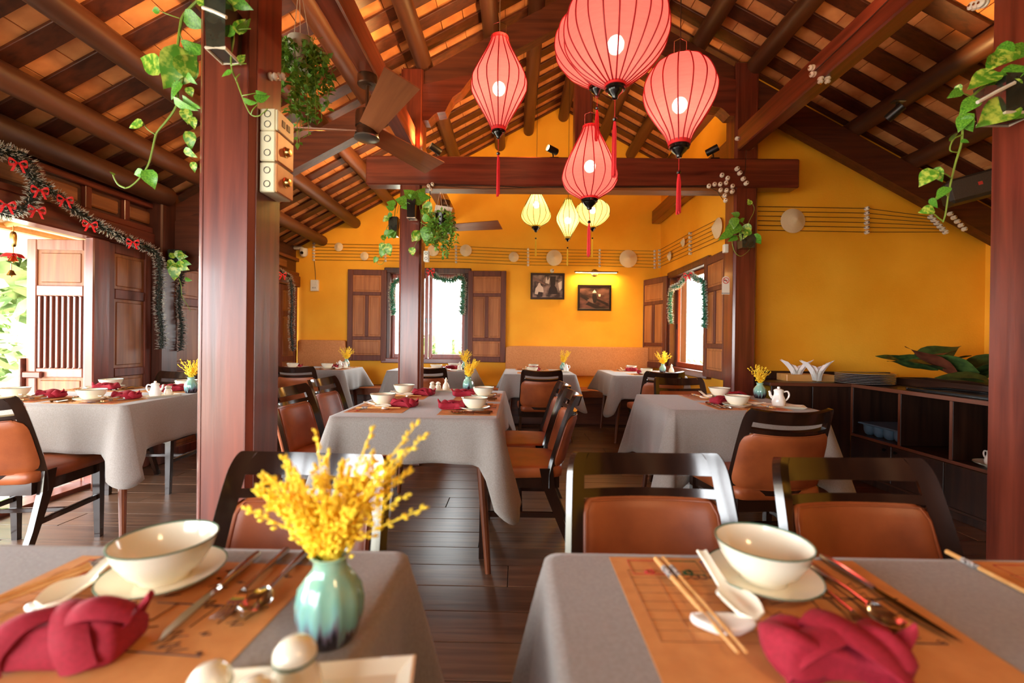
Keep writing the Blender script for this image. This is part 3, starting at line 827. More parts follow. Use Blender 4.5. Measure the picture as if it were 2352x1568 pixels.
def prest():
    t = thing('spoon_rest', 'x', 'rest', group='porcelain spoon and chopstick rests')
    m = MB(); m.sell(.042, .017, .006, .5, .6, 18, 8, M=TR(0, 0, .006), fn=lambda p: V((p.x, p.y * (1 + .35 * cos(p.x * 75)), p.z + 3.2 * p.x * p.x * (1 if p.z > 0 else .8))))
    m.build('body', M_white, t, ang=70); return t
def pstick():                                        # one chopstick, grip at -y
    t = thing('chopstick', 'x', 'chopstick', group='bamboo chopsticks')
    MB().tube([(0, -.115, 0), (0, .0, 0), (0, .115, 0)], [.0042, .0036, .0022], 8).build('shaft', M_chop, t)
    MB().tube([(0, -.085, 0), (0, -.055, 0)], [.0047, .0046], 8).build('inlay', pm('shell_inlay', (80, 70, 66), (206, 198, 190), (160, 160, 160), rough=.25), t)
    return t
def pmat():
    t = thing('placemat', 'x', 'placemat', group='kraft paper placemats')
    MB().box(-.21, .21, -.148, .148, 0, .0008).build('sheet', M_mat, t, False)
    z = .0014; m = MB()
    def line(pts, r=.0006): m.tube([(a, b, z) for a, b in pts], r, 4, cap=False)
    q = random.Random(5)
    # sketch of a river town drawn in ink on the outer half, ruled order lines on the inner half
    for k in range(24):
        x = -.18 + q.uniform(0, .17); y = -.12 + q.uniform(0, .19); h = q.uniform(.006, .03)
        line([(x, y), (x + h, y + .3 * h), (x + h * .8, y - .5 * h), (x + 1.6 * h, y)], .0007)
    line([(-.19, -.03), (-.03, -.028)], .001); line([(-.17, .07), (-.04, .068)], .001)
    for k in range(5): x = -.18 + .03 * k; line([(x, -.028), (x + .004, .0 + .01 * (k % 3))], .0009)
    m.build('ink_drawing', M_ink, t, False, recalc=False)
    m = MB()
    for k in range(9): line([(.02, .075 - k * .022), (.19, .075 - k * .022)], .0004)
    for k in range(5): line([(.02 + .0425 * k, .075), (.02 + .0425 * k, -.10)], .0004)
    m.build('ruled_lines', M_faint, t, False, recalc=False)
    # three boxed emblems along the diner's edge
    for k, cl in enumerate(((178, 52, 40), (44, 92, 56), (38, 62, 120))):
        x = .155 - k * .062; m = MB()
        m.tube([(x - .027, -.135, z), (x + .027, -.135, z), (x + .027, -.09, z), (x - .027, -.09, z)], .0007, 4, closed=True); m.build('emblem_box', pm('print_%d' % k, cl, None, rough=.8), t, False)
        m = MB()
        for g in range(2):
            m.tube([(x + (.0075 - .0035 * g) * cos(a + g * PI), -.098 + .0 + (.0075 - .003 * g) * sin(a + g * PI), z) for a in [i * .42 for i in range(11)]], .0016, 4)
        m.build('emblem', MATS['print_%d' % k], t, False)
    # signature like lettering
    m = MB(); pts = []
    for i in range(60):
        u = i / 59; pts.append((.10 - .075 * u + .004 * sin(u * 47), -.082 + .006 * sin(u * 39 + .5) - (.010 if 28 < i < 31 or 8 < i < 10 else 0), z))
    m.tube(pts, .0006, 4); m.build('script_line', M_ink, t, False)
    return t
def pnap(kind=0):
    """knotted napkin: two puffed lobes gathered by a diagonal wrap, pointed wing ends"""
    t = thing('napkin', 'x', 'napkin', group='crimson knotted napkins')
    L = .072
    def fn(p):
        x, y, z = p.x, p.y, p.z
        u = x / L; c = abs(u)
        w = .55 + .55 * min(1, c * 1.4) - .25 * max(0, c - .75) * 2
        y2 = y * w + .010 * sin(u * 2.2)
        h = (.62 + .5 * min(1, c * 1.6)) * (1 - .45 * max(0, c - .6))
        z2 = z * h if z > 0 else z * .45
        z2 += .006 * sin(u * 5 + y * 90) * (z > 0) * min(1, c * 3)
        y2 += .004 * sin(z * 220 + u * 3)
        return V((x * (1 + .1 * (z / .03)), y2, z2 + .013))
    m = MB(); m.sell(L, .040, .030, .55, .55, 34, 18, fn=fn); m.build('folded_body', M_nap, t, ang=50)
    def band(pts, wd, sgn):
        P = spline(pts, 6)
        def f(a, b):
            i = b * (len(P) - 1); k = min(int(i), len(P) - 2); p = P[k].lerp(P[k + 1], i - k)
            tg = (P[k + 1] - P[k]).normalized(); up = V((0, 0, 1)); sd = tg.cross(up)
            if sd.length < .2: sd = V((0, 1, 0))
            sd.normalize(); q = (2 * a - 1)
            return p + sd * wd * q * (.75 + .5 * b if sgn else 1.1 - .3 * b) + up * (.006 * (1 - q * q))
        return f
    for pts, wd in (([(-.060, -.036, .004), (-.040, -.030, .030), (-.004, -.006, .040), (.010, .020, .036)], .018), ([(.064, -.034, .004), (.040, -.026, .032), (.004, .004, .044), (-.016, .022, .040)], .020)):
        m = MB(); m.shell(band(pts, wd, 1), .0018, 7, 18); m.build('fold', M_nap, t, ang=60)
    m = MB()                                            # the free pointed corner
    m.shell(lambda a, b: V((.052 + .030 * b, (.030 * (1 - b) + .002) * (2 * a - 1) + .012, .020 + .034 * b - .010 * (2 * a - 1) ** 2)), .0016, 7, 8); m.build('corner', M_nap, t, ang=60)
    return t
def pparcel():
    t = thing('napkin', 'x', 'napkin', group='crimson knotted napkins')
    m = MB(); m.sell(.060, .036, .024, .32, .30, 30, 14, M=TR(0, 0, .024), fn=lambda p: V((p.x * (1 - .10 * (p.z > 0)), p.y * (1 - .25 * (p.z > 0)) , p.z * (1 + .12 * sin(p.x * 60)))))
    m.build('folded_body', M_nap, t, ang=50)
    def strip(pts, wd, nm, lift=.005):
        P = spline(pts, 6)
        def f(a, b):
            i = b * (len(P) - 1); k = min(int(i), len(P) - 2); p = P[k].lerp(P[k + 1], i - k); tg = (P[k + 1] - P[k]).normalized()
            c = V((0, 0, .02)); up = (p - V((p.x, 0, .012))); up.normalize(); sd = tg.cross(up); sd.normalize(); q = 2 * a - 1
            return p + sd * wd * q * (1 - .35 * b) + up * lift * (1 - q * q)
        m = MB(); m.shell(f, .0017, 7, 18); m.build(nm, M_nap, t, ang=60)
    strip([(-.060, -.033, .004), (-.052, -.037, .030), (-.036, -.022, .050), (-.014, .0, .051), (-.004, .02, .046)], .016, 'fold')
    strip([(.030, -.038, .006), (.020, -.036, .034), (.004, -.014, .053), (-.006, .006, .054), (-.016, .024, .044)], .018, 'fold')
    strip([(.004, -.010, .050), (.024, -.012, .058), (.046, -.010, .054), (.062, -.006, .044)], .020, 'fold', .008)
    m = MB(); m.shell(lambda a, b: V((.048 + .024 * b, (.028 * (1 - .8 * b)) * (2 * a - 1) + .006, .030 + .036 * b - .008 * (2 * a - 1) ** 2)), .0016, 7, 8); m.build('corner', M_nap, t, ang=60)
    return t
def pknife():
    t = thing('table_knife', 'x', 'knife', group='steel table knives')
    MB().tube([(0, -.115, .006), (0, -.07, .007), (0, -.01, .006)], [.0055, .0068, .0042], 8).build('handle', M_steel, t)
    MB().prism([(-.004, -.01), (.006, -.005), (.009, .05), (.006, .09), (-.003, .112), (-.005, .06)], .0045, .0065, 'z').build('blade', M_steel, t, False)
    return t
def _shaft(t): MB().tube([(0, -.105, .004), (0, -.06, .006), (0, -.01, .009), (0, .03, .008)], [.0062, .0052, .0028, .0034], 8).build('handle', M_steel, t)
def pfork():
    t = thing('table_fork', 'x', 'fork', group='steel table forks'); _shaft(t)
    m = MB()
    m.shell(lambda a, b: V(((2 * a - 1) * (.0045 + .0065 * min(1, b * 1.6)), .028 + .03 * b, .008 - .006 * sin(b * 2))), .0008, 5, 6)
    for k in range(4): x = -.0092 + .0061 * k; m.tube([(x, .056, .0035), (x, .075, .002), (x, .094, .006)], [.0017, .0015, .0008], 6)
    m.build('head', M_steel, t); return t
def ptspoon():
    t = thing('table_spoon', 'x', 'spoon', group='steel table spoons'); _shaft(t)
    m = MB(); m.shell(lambda a, b: V(((2 * a - 1) * .019 * math.sqrt(max(.01, 1 - (2 * b - 1) ** 2)), .030 + .062 * b, .002 + .008 * ((2 * a - 1) ** 2 * .8 + (2 * b - 1) ** 2))), .0008, 9, 14); m.build('head', M_steel, t, ang=70); return t
def vase_mat():
    m = bpy.data.materials.new('drip_glaze'); m.use_nodes = True; N = m.node_tree.nodes; L = m.node_tree.links; b = N['Principled BSDF']
    b.inputs['Roughness'].default_value = .12; b.inputs['Coat Weight'].default_value = .6
    tc = N.new('ShaderNodeTexCoord'); sp = N.new('ShaderNodeSeparateXYZ'); L.new(tc.outputs['Object'], sp.inputs[0])
    mp = N.new('ShaderNodeMapping'); mp.inputs['Scale'].default_value = (85, 85, 5); L.new(tc.outputs['Object'], mp.inputs[0])
    nz = N.new('ShaderNodeTexNoise'); nz.inputs['Scale'].default_value = 1; nz.inputs['Detail'].default_value = 3; L.new(mp.outputs[0], nz.inputs['Vector'])
    ma = N.new('ShaderNodeMath'); ma.operation = 'MULTIPLY_ADD'; ma.inputs[1].default_value = .125; L.new(nz.outputs['Fac'], ma.inputs[0]); L.new(sp.outputs['Z'], ma.inputs[2])
    mr = N.new('ShaderNodeMapRange'); mr.inputs['From Min'].default_value = .05; mr.inputs['From Max'].default_value = .17; L.new(ma.outputs[0], mr.inputs['Value'])
    rp = N.new('ShaderNodeValToRGB'); e = rp.color_ramp.elements; e[0].position = 0; e[0].color = lin((34, 26, 30)); e[1].position = 1; e[1].color = lin((150, 186, 160))
    for p, c in ((.22, (40, 34, 40)), (.30, (104, 100, 116)), (.42, (120, 172, 170)), (.62, (128, 178, 158))):
        n = e.new(p); n.color = lin(c)
    L.new(mr.outputs[0], rp.inputs[0]); L.new(rp.outputs[0], b.inputs['Base Color']); return m
M_vase = vase_mat()
def pvase():
    t = thing('vase', 'x', 'vase', group='drip glazed bud vases')
    MB().lathe([(0, 0), (.030, 0), (.033, .004), (.0385, .025), (.0395, .045), (.036, .065), (.027, .080), (.0205, .088), (.0200, .098), (.0240, .104), (.0220, .1052), (.0170, .098), (.0165, .086), (0, .086)], 40,
               wob=lambda a, z: 1 + (.05 * cos(10 * a) if .01 < z < .08 else 0)).build('body', M_vase, t, ang=60)
    return t
def pflower(n, buds, seed, h=.16, spread=.10, lean=(0, 0), big=1.0, lone=0):
    t = thing('yellow_flower_spray', 'x', 'flowers', group='dried yellow flower sprays'); q = random.Random(seed)
    for k in range(n):
        a = q.uniform(0, 2 * PI); r = spread * math.sqrt(q.uniform(.01, 1)); hh = h * q.uniform(.55, .95) * (1 - .25 * r / spread)
        end = V((r * cos(a) + lean[0] * hh, r * sin(a) * .7 + lean[1] * hh, hh))
        if k < lone: end = V(((-.104, -.01, .062), (.123, .0, .064), (.108, .01, .170), (.100, -.02, .142), (-.062, .0, .126), (-.03, .02, .155), (.05, .01, .163), (-.082, .02, .088), (.09, .02, .10), (-.05, -.03, .075), (.075, -.03, .125), (.118, .01, .155))[k % 12]); hh = end.z
        mid = V((end.x * .42, end.y * .42, hh * .5))
        P = spline([(q.uniform(-.007, .007), q.uniform(-.007, .007), -.03), (mid.x * .35, mid.y * .35, hh * .16), mid, end], 5)
        m = MB(); m.tube(P, [.0017] * 4 + [.0015 - .0008 * i / (len(P) - 4) for i in range(len(P) - 4)], 5)
        L = len(P); nb_ = int(buds * q.uniform(.7, 1.2))
        for b in range(nb_):
            f = .22 + .78 * b / nb_ + q.uniform(-.015, .015); f = min(.995, f); i = f * (L - 1); j = min(int(i), L - 2); p = P[j].lerp(P[j + 1], i - j); tg = (P[j + 1] - P[j]).normalized()
            sd = tg.orthogonal(); sd.rotate(Matrix.Rotation(q.uniform(0, 2 * PI), 3, tg))
            reach = (1 - f) * .014 * big * q.uniform(.1, 1)              # lower buds stand off on side twigs
            d = (tg * 1.1 + sd * q.uniform(.3, .65)).normalized(); l = big * q.uniform(.008, .013) * (1.1 - .35 * f); wd = l * .27
            p = p + sd * reach + tg * reach * 1.2
            s1 = d.orthogonal().normalized(); s2 = d.cross(s1); c = p + d * l * .5; c0 = p + d * l * .18
            m.add([p, c + s1 * wd, c + s2 * wd, c - s1 * wd, c - s2 * wd, p + d * l], [(0, 2, 1), (0, 3, 2), (0, 4, 3), (0, 1, 4), (5, 1, 2), (5, 2, 3), (5, 3, 4), (5, 4, 1)])
        m.build('flower_stem', M_yel, t, ang=180, recalc=False)
    return t
def ptray():
    t = thing('condiment_tray', 'x', 'tray', group='porcelain condiment trays')
    m = MB(); hx, hy = .095, .05
    rings = [(hx - .012, hy - .012, 0), (hx, hy, .012), (hx - .003, hy - .003, .013), (hx - .016, hy - .016, .004)]
    vs = []; fs = []
    for x, y, z in rings: vs += [(-x, -y, z), (x, -y, z), (x, y, z), (-x, y, z)]
    for j in range(3):
        for i in range(4): fs.append((j * 4 + i, j * 4 + (i + 1) % 4, j * 4 + 4 + (i + 1) % 4, j * 4 + 4 + i))
    fs += [(0, 1, 2, 3), (12, 13, 14, 15)]
    m.add(vs, fs); m.build('body', M_cream, t, False); return t
def pshaker():
    t = thing('salt_shaker', 'x', 'shaker', group='porcelain shakers')
    MB().lathe([(0, 0), (.018, 0), (.0215, .004), (.0225, .018), (.020, .032), (.0155, .040), (.0150, .044), (.0175, .046)], 24).build('body', M_cream, t, ang=50)
    MB().lathe([(.0178, .0455), (.0185, .047), (.0180, .0485)], 24).build('rim', M_rim, t)
    MB().lathe([(.0178, .0485), (.0172, .054), (.012, .0605), (.005, .063), (0, .0633)], 24).build('cap', M_cream, t, ang=60)
    return t
def pbottle():
    t = thing('sauce_bottle', 'x', 'bottle', group='porcelain sauce bottles')
    MB().lathe([(0, 0), (.021, 0), (.025, .006), (.027, .022), (.022, .042), (.012, .058), (.0095, .070), (.0115, .075)], 24).build('body', M_cream, t, ang=50)
    MB().lathe([(.012, .075), (.0125, .077), (.008, .082), (.004, .085), (.0055, .089), (.004, .093), (0, .094)], 20).build('stopper', M_cream, t, ang=60)
    return t
def ppot():
    t = thing('sauce_pot', 'x', 'pot', group='porcelain sauce pots')
    MB().lathe([(0, 0), (.024, 0), (.029, .006), (.0315, .022), (.028, .040), (.021, .056), (.0205, .070), (.023, .076)], 26).build('body', M_white, t, ang=50)
    MB().lathe([(.0225, .076), (.022, .080), (.012, .085), (.0055, .086), (.0075, .091), (.005, .096), (0, .097)], 20).build('lid', M_white, t, ang=60)
    MB().tube(spline([(-.026, 0, .040), (-.036, 0, .052), (-.038, 0, .066), (-.043, 0, .073)], 4), [.008, .0078, .007, .0066, .0062, .006, .0058, .0056, .0054, .0052, .005, .0048, .0046], 10).build('spout', M_white, t)
    MB().tube(spline([(.021, 0, .070), (.038, 0, .074), (.045, 0, .058), (.040, 0, .040), (.029, 0, .028)], 5), .004, 8).build('handle', M_white, t)
    return t
PR = dict(bowl=Proto(pbowl()), saucer=Proto(psaucer()), spoon=Proto(pspoon()), rest=Proto(prest()), stick=Proto(pstick()), mat=Proto(pmat()), nap=Proto(pnap()), knife=Proto(pknife()),
          fork=Proto(pfork()), tspoon=Proto(ptspoon()), vase=Proto(pvase()), tray=Proto(ptray()), shaker=Proto(pshaker()), bottle=Proto(pbottle()), pot=Proto(ppot()))
ZC = TZ + .0047                                     # top of the cloths
def pair_dir(p, q): return math.atan2(-(q.x - p.x), q.y - p.y)
def put2(k, uv0, uv1, label, z=ZC, f=.5, scale=None):
    """lay a long thing (its -y end at pixel uv0, +y end at uv1) on the table"""
    p, q = atZ(*uv0, z), atZ(*uv1, z); c = p.lerp(q, f)
    return PR[k].put((c.x, c.y, z), pair_dir(p, q), label, scale=scale)
# ---- near right table, measured one by one
N2 = 'near right table'
p = atZ(1408, 1278, ZC); q_ = atZ(1950, 1290, ZC)
PR['mat'].put(((p.x + q_.x) / 2, p.y - .150, ZC), PI, 'brown paper placemat with boxed emblems on the ' + N2)
PR['mat'].put((.79 + .21, .65, ZC), PI, 'brown paper placemat cut by the right edge of the ' + N2)
ZM = ZC + .001
c = atZ(1752, 1338, ZM); PR['saucer'].put((c.x, c.y, ZM), 0, 'green rimmed saucer under the bowl on the ' + N2)
PR['bowl'].put((c.x, c.y, ZM + .0075), 0, 'green rimmed cream bowl on the ' + N2)
put2('spoon', (1612, 1308), (1760, 1462), 'porcelain soup spoon between chopsticks and bowl on the ' + N2, ZM + .006)
c = atZ(1660, 1442, ZM); PR['rest'].put((c.x, c.y, ZM), D(-4), 'white spoon rest under chopsticks and spoon on the ' + N2)
put2('stick', (1518, 1296), (1672, 1472), 'left bamboo chopstick of the pair on the ' + N2, ZM + .011)
put2('stick', (1536, 1296), (1690, 1470), 'right bamboo chopstick of the pair on the ' + N2, ZM + .0115)
put2('fork', (1868, 1346), (1985, 1440), 'steel fork half under the napkin on the ' + N2, ZM)
put2('tspoon', (1874, 1312), (2075, 1462), 'steel spoon touching the crimson napkin on the ' + N2, ZM)
put2('knife', (1922, 1306), (2150, 1450), 'rightmost steel knife beside the spoons on the ' + N2, ZM)
put2('stick', (2252, 1306), (2420, 1392), 'single chopstick at the right edge of the ' + N2, ZM + .004)
c = atZ(1912, 1535, ZM); PR['nap'].put((c.x, c.y, ZM), D(-14), 'large crimson napkin with two lobes on the ' + N2, scale=(1.05, 1.0, 1.1))
# ---- near left table
N1 = 'near left table'
a = atZ(197, 1279, ZC); b = atZ(718, 1290, ZC); e = atZ(560, 1560, ZC); ang = math.atan2(b.y - a.y, b.x - a.x)
PR['mat'].put(((a.x + b.x) / 2 + .0, b.y - .152, ZC), PI + D(-3), 'brown paper placemat with ink sketches on the ' + N1)
c = atZ(378, 1335, ZM); PR['saucer'].put((c.x, c.y, ZM), 0, 'green rimmed saucer under the bowl on the ' + N1)
PR['bowl'].put((c.x, c.y, ZM + .0075), 0, 'green rimmed cream bowl on the ' + N1)
put2('spoon', (268, 1300), (95, 1408), 'porcelain soup spoon left of the bowl on the ' + N1, ZM + .006)
c = atZ(120, 1402, ZM); PR['rest'].put((c.x, c.y, ZM), D(10), 'white spoon rest under the soup spoon on the ' + N1, scale=.75)
put2('stick', (222, 1290), (-45, 1388), 'upper bamboo chopstick of the pair on the ' + N1, ZM + .010)
put2('stick', (226, 1297), (-40, 1398), 'lower bamboo chopstick of the pair on the ' + N1, ZM + .0105)
put2('knife', (588, 1283), (362, 1482), 'steel knife with pointed blade on the ' + N1, ZM)
put2('fork', (640, 1286), (515, 1412), 'steel fork beside the knife on the ' + N1, ZM)
put2('tspoon', (693, 1284), (566, 1420), 'steel spoon nearest the vase on the ' + N1, ZM)
c = atZ(172, 1500, ZM); _n = pparcel(); _n.location = (c.x, c.y, ZM); _n.rotation_euler = (0, 0, D(8)); _n.scale = (1.08, 1.0, 1.0); _n['label'] = 'crimson napkin folded like a parcel on the ' + N1
c = atZ(757, 1462, ZC); PR['vase'].put((c.x, c.y, ZC), .3, 'teal drip glazed vase on the ' + N1)
fl1 = pflower(66, 42, 11, .155, .100, (.10, 0), 1.0, 12); fl1['label'] = 'large yellow flower spray in the vase on the ' + N1; fl1.location = (c.x, c.y, ZC + .102)
c = atZ(715, 1640, ZC); PR['tray'].put((c.x - .012, c.y + .002, ZC), D(8), 'cream condiment tray at the bottom edge of the ' + N1, scale=(1.15, 1.1, 1))
cx_, cy_ = c.x - .012, c.y + .002; ZT = ZC + .0045
PR['shaker'].put((cx_ - .004, cy_ - .004, ZT), 0, 'larger white shaker on the tray of the ' + N1, scale=1.15)
PR['shaker'].put((cx_ - .018, cy_ - .052, ZT), 0, 'white shaker in front at the bottom edge of the ' + N1, scale=1.05)
PR['shaker'].put((cx_ - .068, cy_ - .035, ZT), 0, 'leftmost white shaker on the tray of the ' + N1, scale=1.05)

# ---- the other tables: settings by position; rz is the way the diner looks (0 looks towards +y)
def setting(tk, x, y, rz, who, items='full', napscale=1.0, nap=(-.02, .085), naprz=None):
    base = '%s of the %s' % (who, TD[tk]); M = TR(x, y, 0, rz); jit = random.Random(int(x * 1000) * 31 + int(y * 1000))
    def at(lx, ly, z): v = M @ V((lx, ly, 0)); return (v.x, v.y, z)
    if 'm' in items or items == 'full': PR['mat'].put(at(0, 0, ZC), rz, 'brown paper placemat, ' + base)
    if items == 'mat': return
    bx, by = -.03 + jit.uniform(-.02, .02), -.03 + jit.uniform(-.01, .02)
    PR['saucer'].put(at(bx, by, ZM), rz, 'cream saucer, ' + base); PR['bowl'].put(at(bx, by, ZM + .0075), rz, 'cream rice bowl, ' + base)
    PR['nap'].put(at(nap[0], nap[1], ZM), rz + (naprz if naprz is not None else jit.uniform(-.5, .5)), 'crimson knotted napkin, ' + base, scale=napscale)
    PR['rest'].put(at(.085, .03, ZM), rz, 'white chopstick rest, ' + base)
    PR['spoon'].put(at(.07, -.005, ZM + .006), rz + .1, 'porcelain soup spoon, ' + base)
    PR['stick'].put(at(.105, .0, ZM + .0105), rz + .05, 'inner bamboo chopstick, ' + base); PR['stick'].put(at(.116, .0, ZM + .0105), rz + .06, 'outer bamboo chopstick, ' + base)
    if items == 'full':
        PR['knife'].put(at(-.125, -.01, ZM), rz, 'steel knife, ' + base); PR['fork'].put(at(-.15, -.01, ZM), rz, 'steel fork, ' + base); PR['tspoon'].put(at(-.178, -.01, ZM), rz, 'steel spoon, ' + base)
x0, x1, y0, y1 = T['M']
ND = .98
setting('M', x0 + .17, 2.50, -PI / 2, 'near left setting', nap=(.0, .11), naprz=1.2)
setting('M', x0 + .17, 3.02, -PI / 2, 'far left setting', nap=(.0, .11), naprz=1.3)
setting('M', x1 - .16, 2.46, PI / 2, 'near right setting', nap=(-.02, .095), naprz=1.3)
setting('M', x1 - .16, 2.98, PI / 2, 'far right setting', nap=(.02, .10), naprz=1.5)
x0, x1, y0, y1 = T['L']
setting('L', -2.40, 2.60, 0, 'near right setting', nap=(.10, .06)); setting('L', -2.87, 2.62, 0, 'near left setting', nap=(.10, .06))
setting('L', -2.88, 3.14, PI, 'far left setting', nap=(-.06, .04)); setting('L', -2.36, 3.14, PI, 'far right setting', nap=(-.02, .07))
setting('R', 1.36, 3.10, PI, 'far setting', nap=(-.12, .04)); setting('R', 1.34, 2.70, 0, 'near setting', nap=(-.09, .09))
setting('B1', -2.25, 5.47, 0, 'near right setting', 'm few'); setting('B1', -2.69, 5.47, 0, 'near left setting', 'm few')
setting('B1', -2.26, 5.84, PI, 'far right setting', 'm few')
setting('B2', -.92, 5.5, 0, 'near setting', 'm few'); setting('B2', -.84, 5.84, PI, 'far setting', 'm few')
setting('B3', .22, 5.25, 0, 'near setting', 'm few'); setting('B3', .2, 5.83, PI, 'far setting', 'm few')
setting('B4', 1.43, 5.83, PI, 'far setting', 'm few'); setting('B4', 1.5, 5.24, 0, 'near setting', 'm few')
fp2 = Proto(pflower(24, 22, 21, .18, .075, (.25, 0), 1.25)); fp3 = Proto(pflower(24, 22, 33, .17, .085, (0, 0), 1.25)); 
def vase_at(tk, x, y, P, lab='', sc=1.0):
    PR['vase'].put((x, y, ZC), rnd.uniform(0, 6), 'drip glazed bud vase on the ' + TD[tk]); P.put((x, y, ZC + .102), rnd.uniform(-.4, .4), lab + 'yellow flower spray in the vase on the ' + TD[tk], scale=sc)
c = atZ(1075, 897, ZC); vase_at('M', c.x, c.y, fp2)
c = atZ(1745, 914, ZC); vase_at('R', c.x, c.y, fp3, '', 1.0)
vase_at('L', -2.16, 3.0, fp3)
c = atZ(825, 838, ZC); vase_at('B1', c.x, min(c.y, 5.9), fp3, '', 1.3)
vase_at('B2', -.64, 5.6, fp3, '', 1.2); vase_at('B3', .58, 5.68, fp2, '', 1.15); vase_at('B4', 1.80, 5.62, fp3, '', 1.3)
c = atZ(1010, 898, ZC); PR['tray'].put((c.x, c.y, ZC), 0, 'cream condiment tray at the far end of the middle table', scale=(1.4, 1, 1))
for dx, k, l in ((-.055, 'shaker', 'left white shaker'), (-.012, 'shaker', 'right white shaker'), (.045, 'bottle', 'white stoppered bottle')): PR[k].put((c.x + dx, c.y, ZT), 0, l + ' on the tray of the middle table')
c = atZ(1788, 934, ZC); PR['tray'].put((c.x, c.y, ZC), D(-24), 'white tray under the pot on the table before the low cabinet', scale=(1.45, 1.25, 1))
PR['pot'].put((c.x, c.y, ZT), D(-20), 'white lidded pot on the table before the low cabinet', scale=1.2)
PR['tray'].put((-2.19, 2.78, ZC), D(62), 'cream tray beside the flowers on the table by the open door')
PR['pot'].put((-2.20, 2.75, ZT), D(200), 'white pot on the tray of the table by the open door'); PR['shaker'].put((-2.175, 2.82, ZT), 0, 'white shaker on the tray of the table by the open door')
PR['tray'].put((-2.15, 5.62, ZC), 0, 'cream tray on the back table beside the left shutter'); PR['pot'].put((-2.19, 5.62, ZT), 0, 'white pot on the back table beside the left shutter'); PR['bottle'].put((-2.12, 5.62, ZT), 0, 'white bottle on the back table beside the left shutter')
PR['tray'].put((-.70, 5.45, ZC), 0, 'cream tray on the window table behind the slim column'); PR['bottle'].put((-.68, 5.45, ZT), 0, 'white bottle on the window table behind the slim column', scale=1.1)
PR['tray'].put((.585, 5.5, ZC), PI / 2, 'cream tray on the back table under the left picture'); PR['pot'].put((.60, 5.5, ZT), D(0), 'white pot beside the vase on the back table under the left picture')
PR['bottle'].put((1.86, 5.48, ZC), 0, 'white bottle beside the vase on the corner table by the side window', scale=1.2)
# ================================================================== LANTERNS
M_red = shade_mat('red_lantern_silk', (240, 98, 90), (255, 100, 90), .07, .44)
M_yl = shade_mat('yellow_lantern_silk', (250, 226, 130), (255, 226, 120), .10, .50)
M_rrib = pm('dark_red_rib', (150, 16, 30), None, rough=.5); M_yrib = pm('olive_rib', (78, 64, 22), None, rough=.5)
M_redb = pm('red_band', (214, 34, 40), None, rough=.6); M_yb = pm('yellow_band', (232, 196, 60), None, rough=.6)
E_bulb = emis('lit_bulb', (255, 236, 205), 40)
_n = E_bulb.node_tree; _lw = _n.nodes.new('ShaderNodeLayerWeight'); _lw.inputs[0].default_value = .35; _mm = _n.nodes.new('ShaderNodeMapRange')   # glow faded to the edge, imitating the blur through the silk
_mm.inputs['To Min'].default_value = 46; _mm.inputs['To Max'].default_value = 0; _n.links.new(_lw.outputs['Facing'], _mm.inputs['Value']); _n.links.new(_mm.outputs[0], [x for x in _n.nodes if x.type == 'EMISSION'][0].inputs[1])
